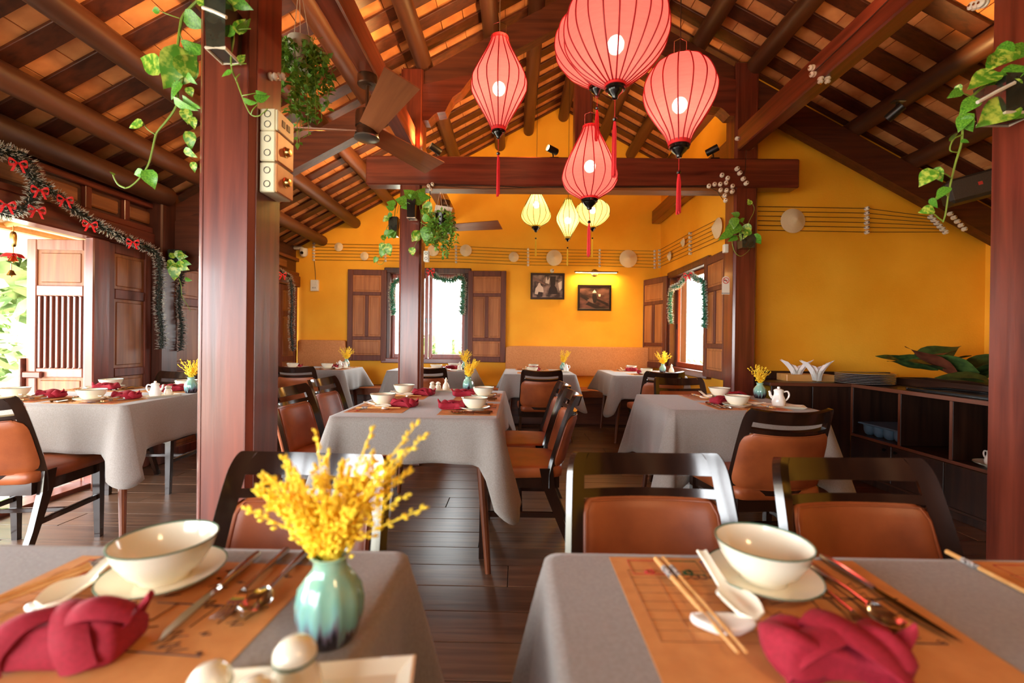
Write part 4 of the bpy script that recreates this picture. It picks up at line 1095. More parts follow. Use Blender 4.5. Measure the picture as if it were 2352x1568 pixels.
def lantern(px_top, px_bot, Y, halfw, prof, label, red=True, nr=16, tassel=None, wire=True, power=9, bulb=.45):
    """px_top/px_bot: pixel of the shade's top and bottom centre; halfw pixels; prof: (t, r) from the top"""
    a, b = atY(*px_top, Y), atY(*px_bot, Y); H = a.z - b.z; W = halfw * (Y / F)
    t = thing('paper_lantern', label, 'lantern', (b.x, Y, b.z), 0, 'red silk lanterns' if red else 'yellow silk lanterns')
    pr = spline([(W * r, 0, H * (1 - q)) for q, r in prof], 8); pr = [(p.x, p.z) for p in pr]
    mt, mr, mbnd = (M_red, M_rrib, M_redb) if red else (M_yl, M_yrib, M_yb)
    MB().lathe(pr, nr * 4, wob=lambda an, z: 1 - .018 * abs(sin(an * nr / 2))).build('shade', mt, t, ang=80)
    rb = MB().tube([(r + .0012, 0, z) for r, z in pr], .0034 if W > .14 else .0034, 6).mesh('rib'); rb.materials.append(mr)
    for k in range(nr):
        o = link('rib', rb, t); o.rotation_euler = (0, 0, 2 * PI * k / nr)
    rt, rbm = prof[0][1] * W, prof[-1][1] * W
    MB().lathe([(rt + .002, H - .012), (rt + .005, H - .01), (rt + .005, H + .008), (rt + .001, H + .008)], 28).build('collar', mbnd, t)
    MB().lathe([(rbm + .002, .012), (rbm + .005, .010), (rbm + .005, -.010), (rbm, -.010)], 28).build('collar', mbnd, t)
    k = max(.6, rbm / .045)
    MB().lathe([(rbm * 1.02, -.008), (rbm * 1.0, -.022 * k), (rbm * .8, -.026 * k), (rbm * .72, -.034 * k), (rbm * .35, -.05 * k), (rbm * .28, -.062 * k), (0, -.066 * k)], 20).build('turned_base', M_black, t)
    zb = -.066 * k; tl = (px_bot[1] - tassel) * (Y / F) if tassel else -.3; tl = -abs(tl)
    bz = zb + (tl - zb) * .25
    MB().tube([(0, 0, zb), (0, 0, bz)], .0014, 5).build('string', M_redth if red else M_yelth, t)
    MB().lathe([(0, .011), (.008, .007), (.011, 0), (.008, -.007), (0, -.011)], 12, M=TR(0, 0, bz)).build('bead', M_black, t)
    m = MB(); q = random.Random(len(label) * 7 + int(W * 1000))
    for i in range(26):
        an = q.uniform(0, 2 * PI); r = q.uniform(.001, .0115)
        m.tube([(.003 * cos(an), .003 * sin(an), bz - .01), (r * cos(an) * .8, r * sin(an) * .8, bz - .05), (r * cos(an), r * sin(an), tl + q.uniform(0, .02))], .0022, 4, cap=False)
    ts = m.build('tassel', M_redth if red else M_yelth, t, recalc=False); tag(ts, kind='stuff')
    if wire:
        MB().tube([(-rt * .8, 0, H), (-rt * .8, 0, H + .085), (0, 0, H + .10), (rt * .8, 0, H + .085), (rt * .8, 0, H)], .0016, 5).build('wire_handle', M_steel, t)
    zc = roof_z(b.x) - .05 - b.z
    MB().tube([(0, 0, H * .62), (0, 0, zc)], .0025, 5).build('cord', M_wire, t)
    MB().lathe([(0, .040), (.016, .036), (.030, .024), (.038, .004), (.034, -.018), (.020, -.034), (0, -.040)], 24, M=TR(0, 0, H * bulb)).build('bulb', E_bulb, t)
    l = lamp('lantern_light', 'POINT', (b.x, Y, b.z + H * bulb), power, (255, 205, 160) if red else (255, 226, 170), .03)
    return t
spn = [(0, .30), (.10, .42), (.30, .76), (.44, .98), (.52, 1.0), (.60, .95), (.78, .62), (.93, .34), (1, .24)]
rnd_ = [(0, .22), (.03, .36), (.12, .68), (.28, .93), (.46, 1.0), (.62, .94), (.80, .70), (.94, .37), (1, .19)]
tear = [(0, .22), (.03, .45), (.12, .76), (.28, .97), (.40, 1.0), (.55, .90), (.72, .66), (.88, .40), (1, .28)]
bell = [(0, .26), (.10, .36), (.30, .62), (.50, .86), (.66, .99), (.76, .99), (.88, .80), (.96, .48), (1, .30)]
lantern((1153, 90), (1145, 297), 2.6, 63, spn, 'red spindle lantern hanging alone on the left of the red cluster', tassel=452, nr=16)
lantern((1420, -36), (1413, 196), 2.0, 118, rnd_, 'largest round red lantern at the top of the picture', tassel=408, nr=22, power=9, bulb=.40)
lantern((1374, 20), (1372, 196), 2.55, 98, rnd_, 'red lantern mostly hidden behind the largest round one', tassel=324, nr=18, power=6)
lantern((1568, 134), (1560, 330), 2.3, 80, tear, 'red balloon lantern on the right, narrowing downwards', tassel=492, nr=16)
lantern((1358, 293), (1354, 455), 2.95, 62, bell, 'lowest red lantern, widening downwards like a bell', tassel=590, nr=16)
lantern((1234, 438), (1231, 519), 5.3, 33.5, bell, 'yellow bell shaped lantern, left of three', False, 14, 588, False, 12, .6)
lantern((1307, 458), (1304, 546), 5.2, 26, spn, 'yellow spindle lantern between two rounder yellow ones', False, 12, 610, False, 11)
lantern((1364, 458), (1361, 521), 5.4, 39, rnd_, 'yellow round lantern behind the lowest red tassel', False, 16, 592, False, 12, .6)

# ================================================================== LAMPS
# spotlights (fixtures first, then the light each one throws; added fill lamps follow)
M_fix = pm('black_fixture', (26, 23, 21), None, rough=.4)
E_spot = emis('spot_glow', (255, 214, 140), 24)
def spotlight(px, Y, aim, label, power, lit=True, ang=75, base=-.07):
    p = atY(*px, Y); t = thing('spotlight', label, 'spotlight', p, group='black track spotlights')
    d = (V(aim) - p).normalized(); e1 = d.orthogonal().normalized(); M = frame((0, 0, 0), e1, d.cross(e1), d)
    m = MB(); m.lathe([(0, -.055), (.028, -.055), (.031, -.05), (.031, .05), (.028, .052), (.026, .04), (0, .04)], 20, M=M); m.build('head', M_fix, t)
    m = MB(); m.lathe([(0, .0405), (.025, .0405)], 20, M=M); m.build('lens', E_spot if lit else M_fix, t)
    MB().tube([(0, 0, -.02), (.01, 0, base * .7), (.01, 0, base)], .006, 8).build('arm', M_fix, t)
    MB().box(-.02, .06, -.022, .022, base - .014, base, .004).build('foot', M_fix, t, False)
    if lit: lamp('fixture_or_added_spot', 'SPOT', p + d * .06, power, (255, 190, 110), .03, aim, math.radians(ang), .8)
    return t
spotlight((1000, 342), 4.08, (-2.4, 3.0, 3.7), 'lit black spotlight on the tie beam beside the slim column', 70)
spotlight((1268, 344), 4.1, (-1.5, 2.9, 3.2), 'lit black spotlight on the tie beam left of the king post', 60, ang=140)
spotlight((1636, 345), 4.1, (3.4, 3.2, 3.6), 'dark spotlight on the tie beam at its right end', 0, False)
spotlight((2056, 258), 3.15, (3.05, 2.5, 3.3), 'black spotlight hanging under a log in front of the right roof slope', 22, ang=90, base=.08)
lamp('fixture_or_added_spot', 'SPOT', (-.5, 4.4, 2.85), 55, (255, 196, 132), .05, (-.9, 5.3, 4.0), math.radians(140), .9)  # added lamp without fixture, hidden by the tie beam, brightens the rear roof
lamp('fixture_or_added_spot', 'SPOT', (1.3, 4.4, 2.85), 40, (255, 196, 132), .05, (1.2, 5.3, 4.0), math.radians(140), .9)  # second added lamp without fixture, for the right rear roof
lamp('fixture_or_added_spot', 'SPOT', (-1.2, 4.45, 2.7), 60, (255, 196, 132), .05, (-2.2, 5.3, 2.95), math.radians(140), .9)  # unseen lamp added to brighten the rear left roof
lamp('fixture_or_added_spot', 'SPOT', (-1.3, 3.0, 2.5), 16, (255, 196, 132), .05, (-2.0, 3.6, 3.2), math.radians(130), .9)  # weak unseen lamp added for the tile strip at front left
# two more unseen uplights added above the top of the picture for the front roof
lamp('fixture_or_added_spot', 'SPOT', (-1.3, 1.9, 2.75), 80, (255, 196, 132), .05, (-2.0, 3.0, 3.6), math.radians(125), .9)
lamp('fixture_or_added_spot', 'SPOT', (0.2, 2.2, 2.9), 90, (255, 196, 132), .05, (-.6, 3.6, 4.3), math.radians(120), .9)
lamp('added_warm_fill', 'POINT', (1.0, -.6, 2.3), 32, (255, 206, 150), .2)  # unseen warm lamp added behind the camera for the near right tables
lamp('fixture_or_added_spot', 'SPOT', (1.6, 2.2, 2.9), 13, (255, 190, 130), .05, (2.2, 3.0, 4.0), math.radians(120), .9)  # unseen uplight added to brighten the right roof slope

# ================================================================== CEILING FANS
M_bronze = pm('brushed_bronze', (92, 70, 56), None, rough=.35, metal=.85)
M_blade = wood('fan_blade_wood', (132, 74, 44), (158, 94, 58), 'x', rough=.4, vary=0)
def fan(x, y, zt, zm, a0, label, rm):
    t = thing('ceiling_fan', label, 'fan', (x, y, zm), 0, 'three bladed ceiling fans')
    h = zt - zm
    MB().lathe([(0, h), (.062, h), (.064, h - .004), (.064, h - .060), (.058, h - .066), (.03, h - .067), (.03, h - .07), (0, h - .07)], 32).build('canopy', M_bronze, t)
    MB().tube([(0, 0, h - .06), (0, 0, .10)], .012, 12).build('rod', M_bronze, t)
    MB().lathe([(0, .13), (.052, .128), (.070, .115), (.073, .095), (.073, .02), (.066, .015), (.066, -.01), (.073, -.015), (.074, -.04), (0, -.04)], 36).build('motor_housing', M_bronze, t)
    MB().lathe([(.074, -.04), (.080, -.046), (.079, -.054), (.06, -.064), (0, -.070)], 36).build('bottom_plate', pm('grey_metal', (120, 116, 112), None, rough=.3, metal=.7), t)
    for k in range(3):
        m = MB()
        m.shell(lambda a, b: V((.05 + .66 * b, (a - .5) * (.115 + .075 * b) , (a - .5) * (-.055) + .0)), .004, 5, 8)
        bl = m.build('blade', M_blade, t); bl.rotation_euler = (0, 0, a0 + k * 2 * PI / 3)
    return t
fan(-.99, 2.95, 2.835, 2.48, math.radians(62.7), 'bronze ceiling fan with brown blades hanging beside the thick column', 0)
fan(-.90, 5.60, 2.835, 2.50, math.radians(-15), 'ceiling fan in the back bay behind the hanging plant', 0)

# ================================================================== CERAMIC KNOBS AND WIRES
knob = MB().lathe([(0, 0), (.017, 0), (.019, .004), (.019, .010), (.012, .014), (.012, .020), (.018, .024), (.018, .030), (.012, .036), (.006, .038), (0, .038)], 14).mesh('ceramic_knob'); knob.materials.append(M_ins)
kscrew = MB().lathe([(0, .0375), (.006, .0375), (.006, .041), (0, .0415)], 8).mesh('screw'); kscrew.materials.append(M_steel)
def put_knob(p, nrm, label, group, s=1.0):
    n = V(nrm).normalized(); e1 = n.orthogonal().normalized(); q = frame((0, 0, 0), e1, n.cross(e1), n).to_quaternion()
    o = link('ceramic_knob', knob, None, p); o.rotation_euler = q.to_euler(); o.scale = (s, s, s)
    tag(o, label, 'knob', group); link('screw', kscrew, o); return o
def wire(pts, label, group, r=.0028): return tag(MB().tube(pts, r, 5).build('electric_wire', M_wire), label, 'wire', group)
cols = [(722, 560, 597), (886, 563, 599), (1048, 566, 602), (1213, 573, 609), (1377, 575, 611), (1503, 577, 615)]
nm = ['first', 'second', 'third', 'fourth', 'fifth', 'last']; od = ['topmost', 'second', 'third', 'fourth', 'fifth', 'lowest']
GW = 'wires strung along the back wall'
lines = [[] for _ in range(6)]
for ci, (u, va, vb) in enumerate(cols):
    for k in range(6):
        p = atY(u, va + (vb - va) * k / 5, YB - .001); lines[k].append(p + V((0, -.02, 0)))
        put_knob(p, (0, -1, 0), '%s ceramic knob of the %s upright row on the back wall' % (od[k], nm[ci]), 'knobs on the back wall', .95)
side = [(1517, 575, 613), (1588, 536, 582)]
for k in range(6): wire(lines[k], '%s wire of six along the back wall' % od[k], GW)
sl = [[] for _ in range(6)]
for ci, (u, va, vb) in enumerate(side):
    for k in range(6):
        p = atX(u, va + (vb - va) * k / 5, XW - .001); sl[k].append(p + V((-.02, 0, 0)))
        put_knob(p, (-1, 0, 0), '%s ceramic knob of the %s upright row above the side window' % (od[k], ('inner', 'outer')[ci]), 'knobs on the bay wall', .95)
for k in range(6):
    sl[k].append(atX(1656, 500 + 50 * k / 5, XW - .02)); wire(sl[k], '%s wire of six above the side window' % od[k], 'wires above the side window')
rl = [[] for _ in range(6)]
for k in range(6):
    rl[k].append(atY(1741, 474 + 54 * k / 5, YW - .02))
    p = atY(1988, 480 + 54 * k / 5, YW - .001); rl[k].append(p + V((0, -.02, 0)))
    put_knob(p, (0, -1, 0), '%s ceramic knob of the upright row on the shaded wall' % od[k], 'knobs on the shaded wall')
    p = atY(2134 + 34 * k / 5, 499 + 35 * k / 5, YT0 + .028); rl[k].append(p + V((0, -.02, 0)))
    put_knob(p, (0, -1, 0), '%s ceramic knob of the slanting row nearer the shaded wall' % od[k], 'knobs on the right rafter')
    wire(rl[k], '%s wire of six across the shaded wall' % od[k], 'wires on the shaded wall')
for k in range(5): put_knob(atY(2179 + 32 * k / 4, 492 + 35 * k / 4, YT0 + .028), (0, -1, 0), '%s ceramic knob of the slanting row near the speaker' % od[k], 'knobs on the right rafter')
ck = [(1658, 403), (1671, 410), (1641, 424), (1654, 424), (1667, 421), (1628, 428), (1655, 437), (1668, 438), (1664, 450), (1666, 461)]
kn = ('left of the topmost pair', 'right of the topmost pair', 'left of the middle three', 'middle of the middle three', 'right of the middle three', 'leftmost of all', 'left of the lower pair', 'right of the lower pair', 'second lowest', 'lowest')
for (u, v), kl in zip(ck, kn):
    y0 = 4.029 if v < 430 else 4.05
    put_knob(atY(u, v, y0), (-.35, -1, -.1), 'ceramic knob, %s in the cluster by the right column head' % kl, 'knobs at the right column head')
for i, (u, v) in enumerate([(1691, 389), (1697, 399), (1705, 412), (1712, 422)]): put_knob(atY(u, v, 4.029), (0, -1, 0), '%s ceramic knob of the slanting four on the right column' % od[i], 'knobs on the right column')
for i, (u, v) in enumerate([(1681, 429), (1681, 441)]): put_knob(atY(u, v, 4.049), (-.2, -1, 0), '%s of two ceramic knobs left of the slanting four' % ('upper', 'lower')[i], 'knobs on the right column')
for i, (u, v) in enumerate([(1692, 318), (1700, 323), (1713, 336), (1724, 337)]): put_knob(atY(u, v, 4.049), (0, -1, -.5), '%s ceramic knob from the left under the long beam' % nm[i], 'knobs under the long beam')
for i, (u, v) in enumerate([(1869, 155), (1872, 170)]): put_knob(atX(u, v, 1.93), (-1, -.2, -.2), '%s ceramic knob on the left face of the long beam' % ('upper', 'lower')[i], 'knobs on the long beam')
for i, (u, v) in enumerate([(1885, 178), (1901, 178)]): put_knob(atZ(u, v, 2.83), (0, 0, -1), '%s ceramic knob under the long beam midway' % ('left', 'right')[i], 'knobs on the long beam')
for i, u in enumerate((2243, 2254, 2265)): put_knob(atX(u, 14 - i * 3, 1.925), (-1, -.1, 0), '%s of three ceramic knobs high on the near right column' % ('left', 'middle', 'right')[i], 'knobs on the near right column', .9)
wire([atY(985, 424, 4.02), atY(1110, 434, 4.02), atY(1300, 428, 4.02), atY(1628, 428, 4.02)], 'long sagging wire under the tie beam', None, .003)
wire([atY(985, 421, 4.03), atY(1200, 430, 4.03), atY(1455, 430, 4.03), atY(1628, 426, 4.03)], 'second wire close to the sagging one under the tie beam', None, .003)
wire([atY(1628, 428, 4.02), atY(1648, 440, 4.04), atY(1662, 460, 4.04)], 'short wire curving down between the clustered knobs', None)
wire([atY(1714, 340, 4.03), atY(1712, 390, 4.02), atY(1706, 412, 4.01)], 'wire running down the right column to the knobs', None)
wire([atX(1870, 165, 1.92), atX(2000, 40, 1.92), atX(2060, -20, 1.92)], 'black cable along the right long beam', None)
wire([atY(988, 428, 4.045), atY(986, 480, 4.045), atY(984, 560, 4.045)], 'black cable down the slim column to its socket box', None, .004)
wire([atY(640, 0, 1.80), atY(634, 60, 1.80), atY(630, 180, 1.80), atY(622, 255, 1.80)], 'black cable down the thick column to the socket box', None, .004)
wire([atY(722, 600, YB - .01), atY(724, 625, YB - .01), atY(725, 646, YB - .01)], 'short cable down to the socket on the back wall', None, .004)
wire(spline([atY(650, 568, YB - .1), atY(668, 580, YB - .08), atY(676, 572, YB - .05)], 5), 'white lead of the security camera', None, .005)['category'] = 'cable'
for i, (u, v) in enumerate([(619, 176), (638, 176)]): put_knob(atX(u, v, CFL[1] + .001), (1, 0, 0), '%s ceramic knob on the thick column beside the hanging pot' % ('left', 'right')[i], 'knobs on the thick column', .8)
for i, (u, v) in enumerate([(985, 428), (990, 436), (994, 424)]): put_knob(atY(u, v, 4.03), (0, -1, 0), '%s of three ceramic knobs at the head of the slim column' % nm[i], 'knobs on the slim column', .8)

# ================================================================== PALM LEAF HATS
hat = MB().lathe([(1, 0), (1.0, .02), (.75, .17), (.5, .33), (.25, .49), (.06, .60), (0, .62)], 40).mesh('cone'); hat.materials.append(M_hat)
hring = [MB().lathe([(r - .01, h), (r + .008, h + .012), (r - .012, h + .02)], 40).mesh('hoop') for r, h in ((1.0, .0), (.62, .25))]
for h in hring: h.materials.append(M_hat)
def put_hat(p, n, r, label):
    n = V(n); e1 = n.orthogonal().normalized(); o = link('conical_hat', hat, None, p); o.rotation_euler = frame((0, 0, 0), e1, n.cross(e1), n).to_euler(); o.scale = (r, r, r)
    tag(o, label, 'hat', 'palm leaf hats on the walls')
    for h in hring: link('hoop', h, o)
for u, v, r, l in ((778, 567, 10, 'small conical hat on the back wall nearest the security camera'), (837, 588, 9.5, 'small conical hat on the back wall above the left shutter'), (995, 575, 13, 'conical hat on the back wall behind the trailing plant'),
                   (1070, 575, 13.5, 'conical hat on the back wall above the right shutter'), (1180, 590, 11.5, 'small conical hat on the back wall below the fan blade'), (1273, 592, 18, 'large conical hat above the left picture'), (1443, 594, 20, 'largest conical hat on the back wall above the picture light')):
    put_hat(atY(u, v, YB - .028), (0, -1, 0), r * YB / F, l)
for u, v, r, l in ((1538, 588, .063, 'small conical hat by the corner above the side window'), (1569, 557, .055, 'smallest conical hat, middle of three above the side window'), (1648, 524, .105, 'large conical hat beside the right column')):
    put_hat(atX(u, v, XW - .028), (-1, 0, 0), r, l)
put_hat(atY(1821, 507, YW - .028), (0, -1, 0), .113, 'conical hat alone on the shaded wall')

# ================================================================== PICTURES AND PICTURE LIGHT
M_sep = pm('sepia_print', (46, 34, 34), (150, 128, 122), (9, 9, 9), rough=.35, detail=8, lo=.4, hi=.62)
M_sep2 = pm('sepia_print_dark', (40, 24, 24), (120, 78, 70), (5, 5, 12), rough=.35, detail=6, lo=.38, hi=.66)
S1, S2, S3 = pm('print_light', (214, 198, 190), None, rough=.4), pm('print_shadow', (34, 22, 22), None, rough=.4), pm('print_mid', (120, 92, 84), None, rough=.4)
def picture(u0, u1, v0, v1, label, m, shapes):
    a, b = atY(u0, v0, YB), atY(u1, v1, YB); w_, h_ = b.x - a.x, a.z - b.z; cx, cz = (a.x + b.x) / 2, (a.z + b.z) / 2
    t = thing('framed_picture', label, 'picture', (cx, YB - .002, cz), group='framed photographs')
    q = MB(); f = .028
    for bx in ((-w_ / 2, w_ / 2, h_ / 2 - f, h_ / 2), (-w_ / 2, w_ / 2, -h_ / 2, -h_ / 2 + f), (-w_ / 2, -w_ / 2 + f, -h_ / 2 + f, h_ / 2 - f), (w_ / 2 - f, w_ / 2, -h_ / 2 + f, h_ / 2 - f)): q.box(bx[0], bx[1], -.026, 0, bx[2], bx[3], .003)
    q.build('frame', pm('black_frame', (26, 16, 14), None, rough=.3), t, False)
    W2, H2 = w_ / 2 - f, h_ / 2 - f
    MB().box(-W2, W2, -.012, -.004, -H2, H2).build('print', m, t, False)
    for i, (mm, poly) in enumerate(shapes): MB().prism([(x * W2, z * H2) for x, z in poly], -.0128 - .0004 * i, -.011, 'y').build('printed_shape', mm, t, False)
person1 = [(-.85, -.7), (-.80, -.2), (-.66, .05), (-.6, .28), (-.5, .3), (-.45, .08), (-.3, -.1), (-.25, -.5), (-.4, -.8)]
person2 = [(.05, -.7), (.1, -.2), (.25, .1), (.3, .35), (.42, .36), (.46, .1), (.62, -.2), (.7, -.7)]
picture(1219, 1296, 627, 688, 'dark framed photograph of people in boats, left and higher of two', M_sep, [(S3, [(-1, .6), (-.2, .1), (-.15, .2), (-1, .9)]), (S1, [(-.15, .3), (.1, .2), (.15, .8), (0, .5), (-.1, .9)]), (S2, [(.15, .9), (.55, .9), (.5, .1), (.2, 0)]), (S1, person1), (S2, person2), (S2, [(-.6, -.5), (-.3, -.55), (-.35, -.95), (-.7, -.95)]), (S1, [(.7, .3), (.95, .5), (.95, -.2), (.8, -.4)])])
picture(1327, 1403, 654, 714, 'dark framed photograph of a hatted walker, under the brass picture light', M_sep2, [(S2, [(-.9, .35), (-.35, -.05), (-.5, -.3), (-.95, .1)]), (S2, [(.15, -.05), (.95, -.5), (.9, -.75), (.1, -.2)]), (S2, [(-.4, -.35), (.7, -.95), (.1, -.98), (-.6, -.6)]), (S3, [(-.5, -.2), (-.2, -.1), (.1, -.35), (-.1, -.5)]), (S2, [(-.12, .42), (.12, .42), (.18, .0), (.1, -.45), (-.06, -.45), (-.16, .05)]), (S1, [(-.16, .46), (.0, .74), (.14, .46)]), (S3, [(-.4, .44), (.38, .36), (.38, .33), (-.4, .40)]), (S1, [(.26, .34), (.42, .34), (.4, .12), (.28, .12)])])
p = atY(1366, 627, YB); t = thing('picture_light', 'brass picture light with a long tube above the right picture', 'wall lamp', p)
MB().lathe([(0, 0), (.055, 0), (.055, .008), (.045, .014), (0, .015)], 28, M=TR(0, 0, 0, rx=PI / 2)).build('wall_plate', M_brass, t)
MB().tube([(0, -.01, 0), (0, -.09, .012), (.03, -.12, .006)], .008, 8).build('arm', M_brass, t)
MB().box(-.31, .31, -.135, -.105, -.012, .008, .004).build('bar', M_brass, t, False)
MB().box(-.29, .29, -.131, -.109, -.016, -.011).build('tube', emis('warm_tube', (255, 226, 160), 16), t, False)
lamp('picture_lamp', 'AREA', p + V((0, -.12, -.022)), 4.5, (255, 214, 140), .58, p + V((0, -.03, -1)), sizey=.02)
t = thing('wall_hook', 'small white fixture left without its bar above the left picture', 'hook', atY(1268, 622, YB)); MB().lathe([(0, 0), (.03, 0), (.028, .02), (.01, .03), (.0, .045)], 16, M=TR(0, 0, 0, rx=PI / 2)).build('plate', M_plw, t)
MB().tube([(0, -.03, 0), (.02, -.05, .01)], .006, 6).build('stub', M_brass, t)

# ================================================================== ELECTRICAL BOXES, CAMERA, SPEAKER, SIGN
t = thing('security_camera', 'white dome security camera in the corner of the back wall', 'camera', atY(693, 570, YB - .05))
MB().box(-.11, .02, -.04, .05, -.02, .025, .012).build('bracket', M_plw, t, False)
MB().lathe([(0, .01), (.052, .008), (.056, -.005), (.056, -.05), (.05, -.085), (.03, -.11), (0, -.118)], 24, M=TR(.03, 0, -.01)).build('body', M_plw, t)
MB().lathe([(0, .002), (.022, 0), (.02, .012), (0, .014)], 16, M=TR(.03, -.054, -.075, rx=PI / 2)).build('lens', M_black, t)
def wallbox(name, label, p, sx, sy, sz, mt, cat='socket', dial=None, rz=0):
    t = thing(name, label, cat, p, rz); MB().box(-sx / 2, sx / 2, -sy, 0, -sz / 2, sz / 2, .005).build('case', mt, t, False); return t
M_blk = pm('socket_slot', (60, 54, 48), None, rough=.5)
t = wallbox('socket_box', 'white double socket box on the back wall by the corner', atY(725, 656, YB), .11, .05, .16, M_plw)
for k in range(2): MB().box(-.035, .035, -.053, -.049, -.06 + .07 * k, -.01 + .07 * k, .004).build('socket_face', M_plw, t, False)
for k in range(3): MB().box(-.025 + .02 * k, -.019 + .02 * k, -.0545, -.052, -.045, -.025).build('slot', M_blk, t, False)
t = wallbox('socket_box', 'white socket box low on the front of the slim column', atY(981, 590, 4.05), .045, .05, .095, M_plw)
for k in range(2): MB().lathe([(.010, 0), (.013, .002), (.010, .003)], 16, M=TR(0, -.05, -.022 + .045 * k, rx=PI / 2)).build('ring', M_blk, t)
wallbox('switch_box', 'small white switch box on the right column below the plant', atY(1664, 572, 4.05), .04, .04, .075, M_plw)
# boxes on the inner face (+x) of the thick column
M_boxw = pm('cream_box', (226, 218, 186), None, rough=.45); M_boxf = pm('orange_faceplate', (206, 136, 84), (214, 146, 92), (30, 30, 30), rough=.4)
def colbox(v0, v1, label, dials, face, off):
    zc = (atY(632, v0, 1.66).z + atY(632, v1, 1.66).z) / 2; h = atY(632, v0, 1.66).z - atY(632, v1, 1.66).z
    t = thing('switch_box', label, 'switch', (CFL[1], 1.71, zc), group='switch boxes on the thick column')
    MB().box(0, .058, -.062, .062, -h / 2, h / 2, .004).build('case', M_boxw, t, False)
    MB().box(.058, .066, -.060, .060, -h / 2 + .002, h / 2 - .002, .003).build('faceplate', face, t, False)
    for k in range(2): MB().lathe([(.0105, 0), (.0125, .001), (.0105, .002)], 20, M=TR(.03, -.0625, (k - .5) * h * .46, rx=PI / 2)).build('knockout', M_blk, t)
    if dials:
        MB().lathe([(0, .020), (.013, .018), (.015, .012), (.016, .004), (.020, .002), (.020, 0)], 20, M=TR(.066, 0, 0, ry=PI / 2)).build('dial', M_brass, t)
    else:
        for k in range(2): MB().box(.066, .068, -.03 + .035 * k, -.008 + .035 * k, -.012, .012).build('slot', M_blk, t, False)
    return t
colbox(252, 302, 'narrow cream socket at the top of three on the thick column', False, M_boxw, 0)
colbox(303, 372, 'upper box with a dial on the thick column', True, M_boxf, 0)
colbox(375, 443, 'lower box with a dial on the thick column', True, M_boxf, 0)
# loudspeaker by the near right column
p = atY(2240, 428, 3.3); t = thing('loudspeaker', 'dark loudspeaker hanging under the eaves by the near right column', 'speaker', p, -.45)
m = MB(); m.box(-.17, .17, -.07, .10, -.09, .085, .025, M=TR(0, 0, 0, ry=-.22)); m.build('cabinet', pm('dark_plastic', (44, 36, 30), None, rough=.6), t)
m = MB(); m.box(-.155, .155, -.078, -.068, -.075, .07, .006, M=TR(0, 0, 0, ry=-.22)); m.build('grille', pm('speaker_mesh', (70, 54, 42), (54, 42, 32), (220, 220, 220), rough=.7), t, False)
MB().box(-.012, .012, -.081, -.077, -.012, .012, M=TR(0, 0, 0, ry=-.22)).build('badge', pm('badge_red', (190, 60, 50), None, rough=.4), t, False)
MB().box(-.02, .02, .1, .2, -.02, .02, .004).build('bracket', M_fix, t, False)
# no smoking sign on the right column
a, b = atY(1657, 634, 4.049), atY(1674, 676, 4.049); cx, cz = (a.x + b.x) / 2, (a.z + b.z) / 2; w_, h_ = b.x - a.x, a.z - b.z
t = thing('no_smoking_sign', 'white rounded sticker with red no smoking circle on the right column', 'sign', (cx + .005, 4.049, cz))
arcp = [(w_ / 2 * cos(i * PI / 12), h_ / 2 - w_ / 2 + w_ / 2 * sin(i * PI / 12)) for i in range(13)]
MB().prism([(-w_ / 2, -h_ / 2), (w_ / 2, -h_ / 2)] + arcp, -.0025, 0, 'y').build('backing', M_plw, t, False)
M_sr = pm('sign_red', (206, 70, 50), None, rough=.5); zc = h_ / 2 - w_ * .58; rr = w_ * .38
MB().tube([(rr * cos(k * PI / 12), -.003, zc + rr * sin(k * PI / 12)) for k in range(24)], .0032, 6, closed=True).build('red_ring', M_sr, t)
MB().box(-.017, .013, -.0035, -.0025, zc - .004, zc + .004).build('cigarette', M_blk, t, False)
MB().tube([(-rr * .7, -.0036, zc + rr * .7), (rr * .7, -.0036, zc - rr * .7)], .003, 6).build('red_bar', M_sr, t)
def text(s, size, parent, mt, loc, rot=(PI / 2, 0, 0), name='lettering', ext=.0006):
    c = bpy.data.curves.new(name, 'FONT'); c.body = s; c.size = size; c.align_x = 'CENTER'; c.extrude = ext
    o = bpy.data.objects.new(name, c); C.objects.link(o); o.parent = parent; o.location = loc; o.rotation_euler = rot; c.materials.append(mt); return o
def _mesh_text(o):
    me = bpy.data.meshes.new_from_object(o); n = bpy.data.objects.new(o.name, me); C.objects.link(n); n.parent = o.parent; n.location = o.location; n.rotation_euler = o.rotation_euler; cu = o.data; bpy.data.objects.remove(o); bpy.data.curves.remove(cu); n.name = 'lettering'; return n
_t = text('NO SMOKING', .0115, t, pm('sign_ink', (60, 60, 70), None, rough=.6), (0, -.0032, -h_ / 2 + .006)); bpy.context.view_layer.update(); _mesh_text(_t)

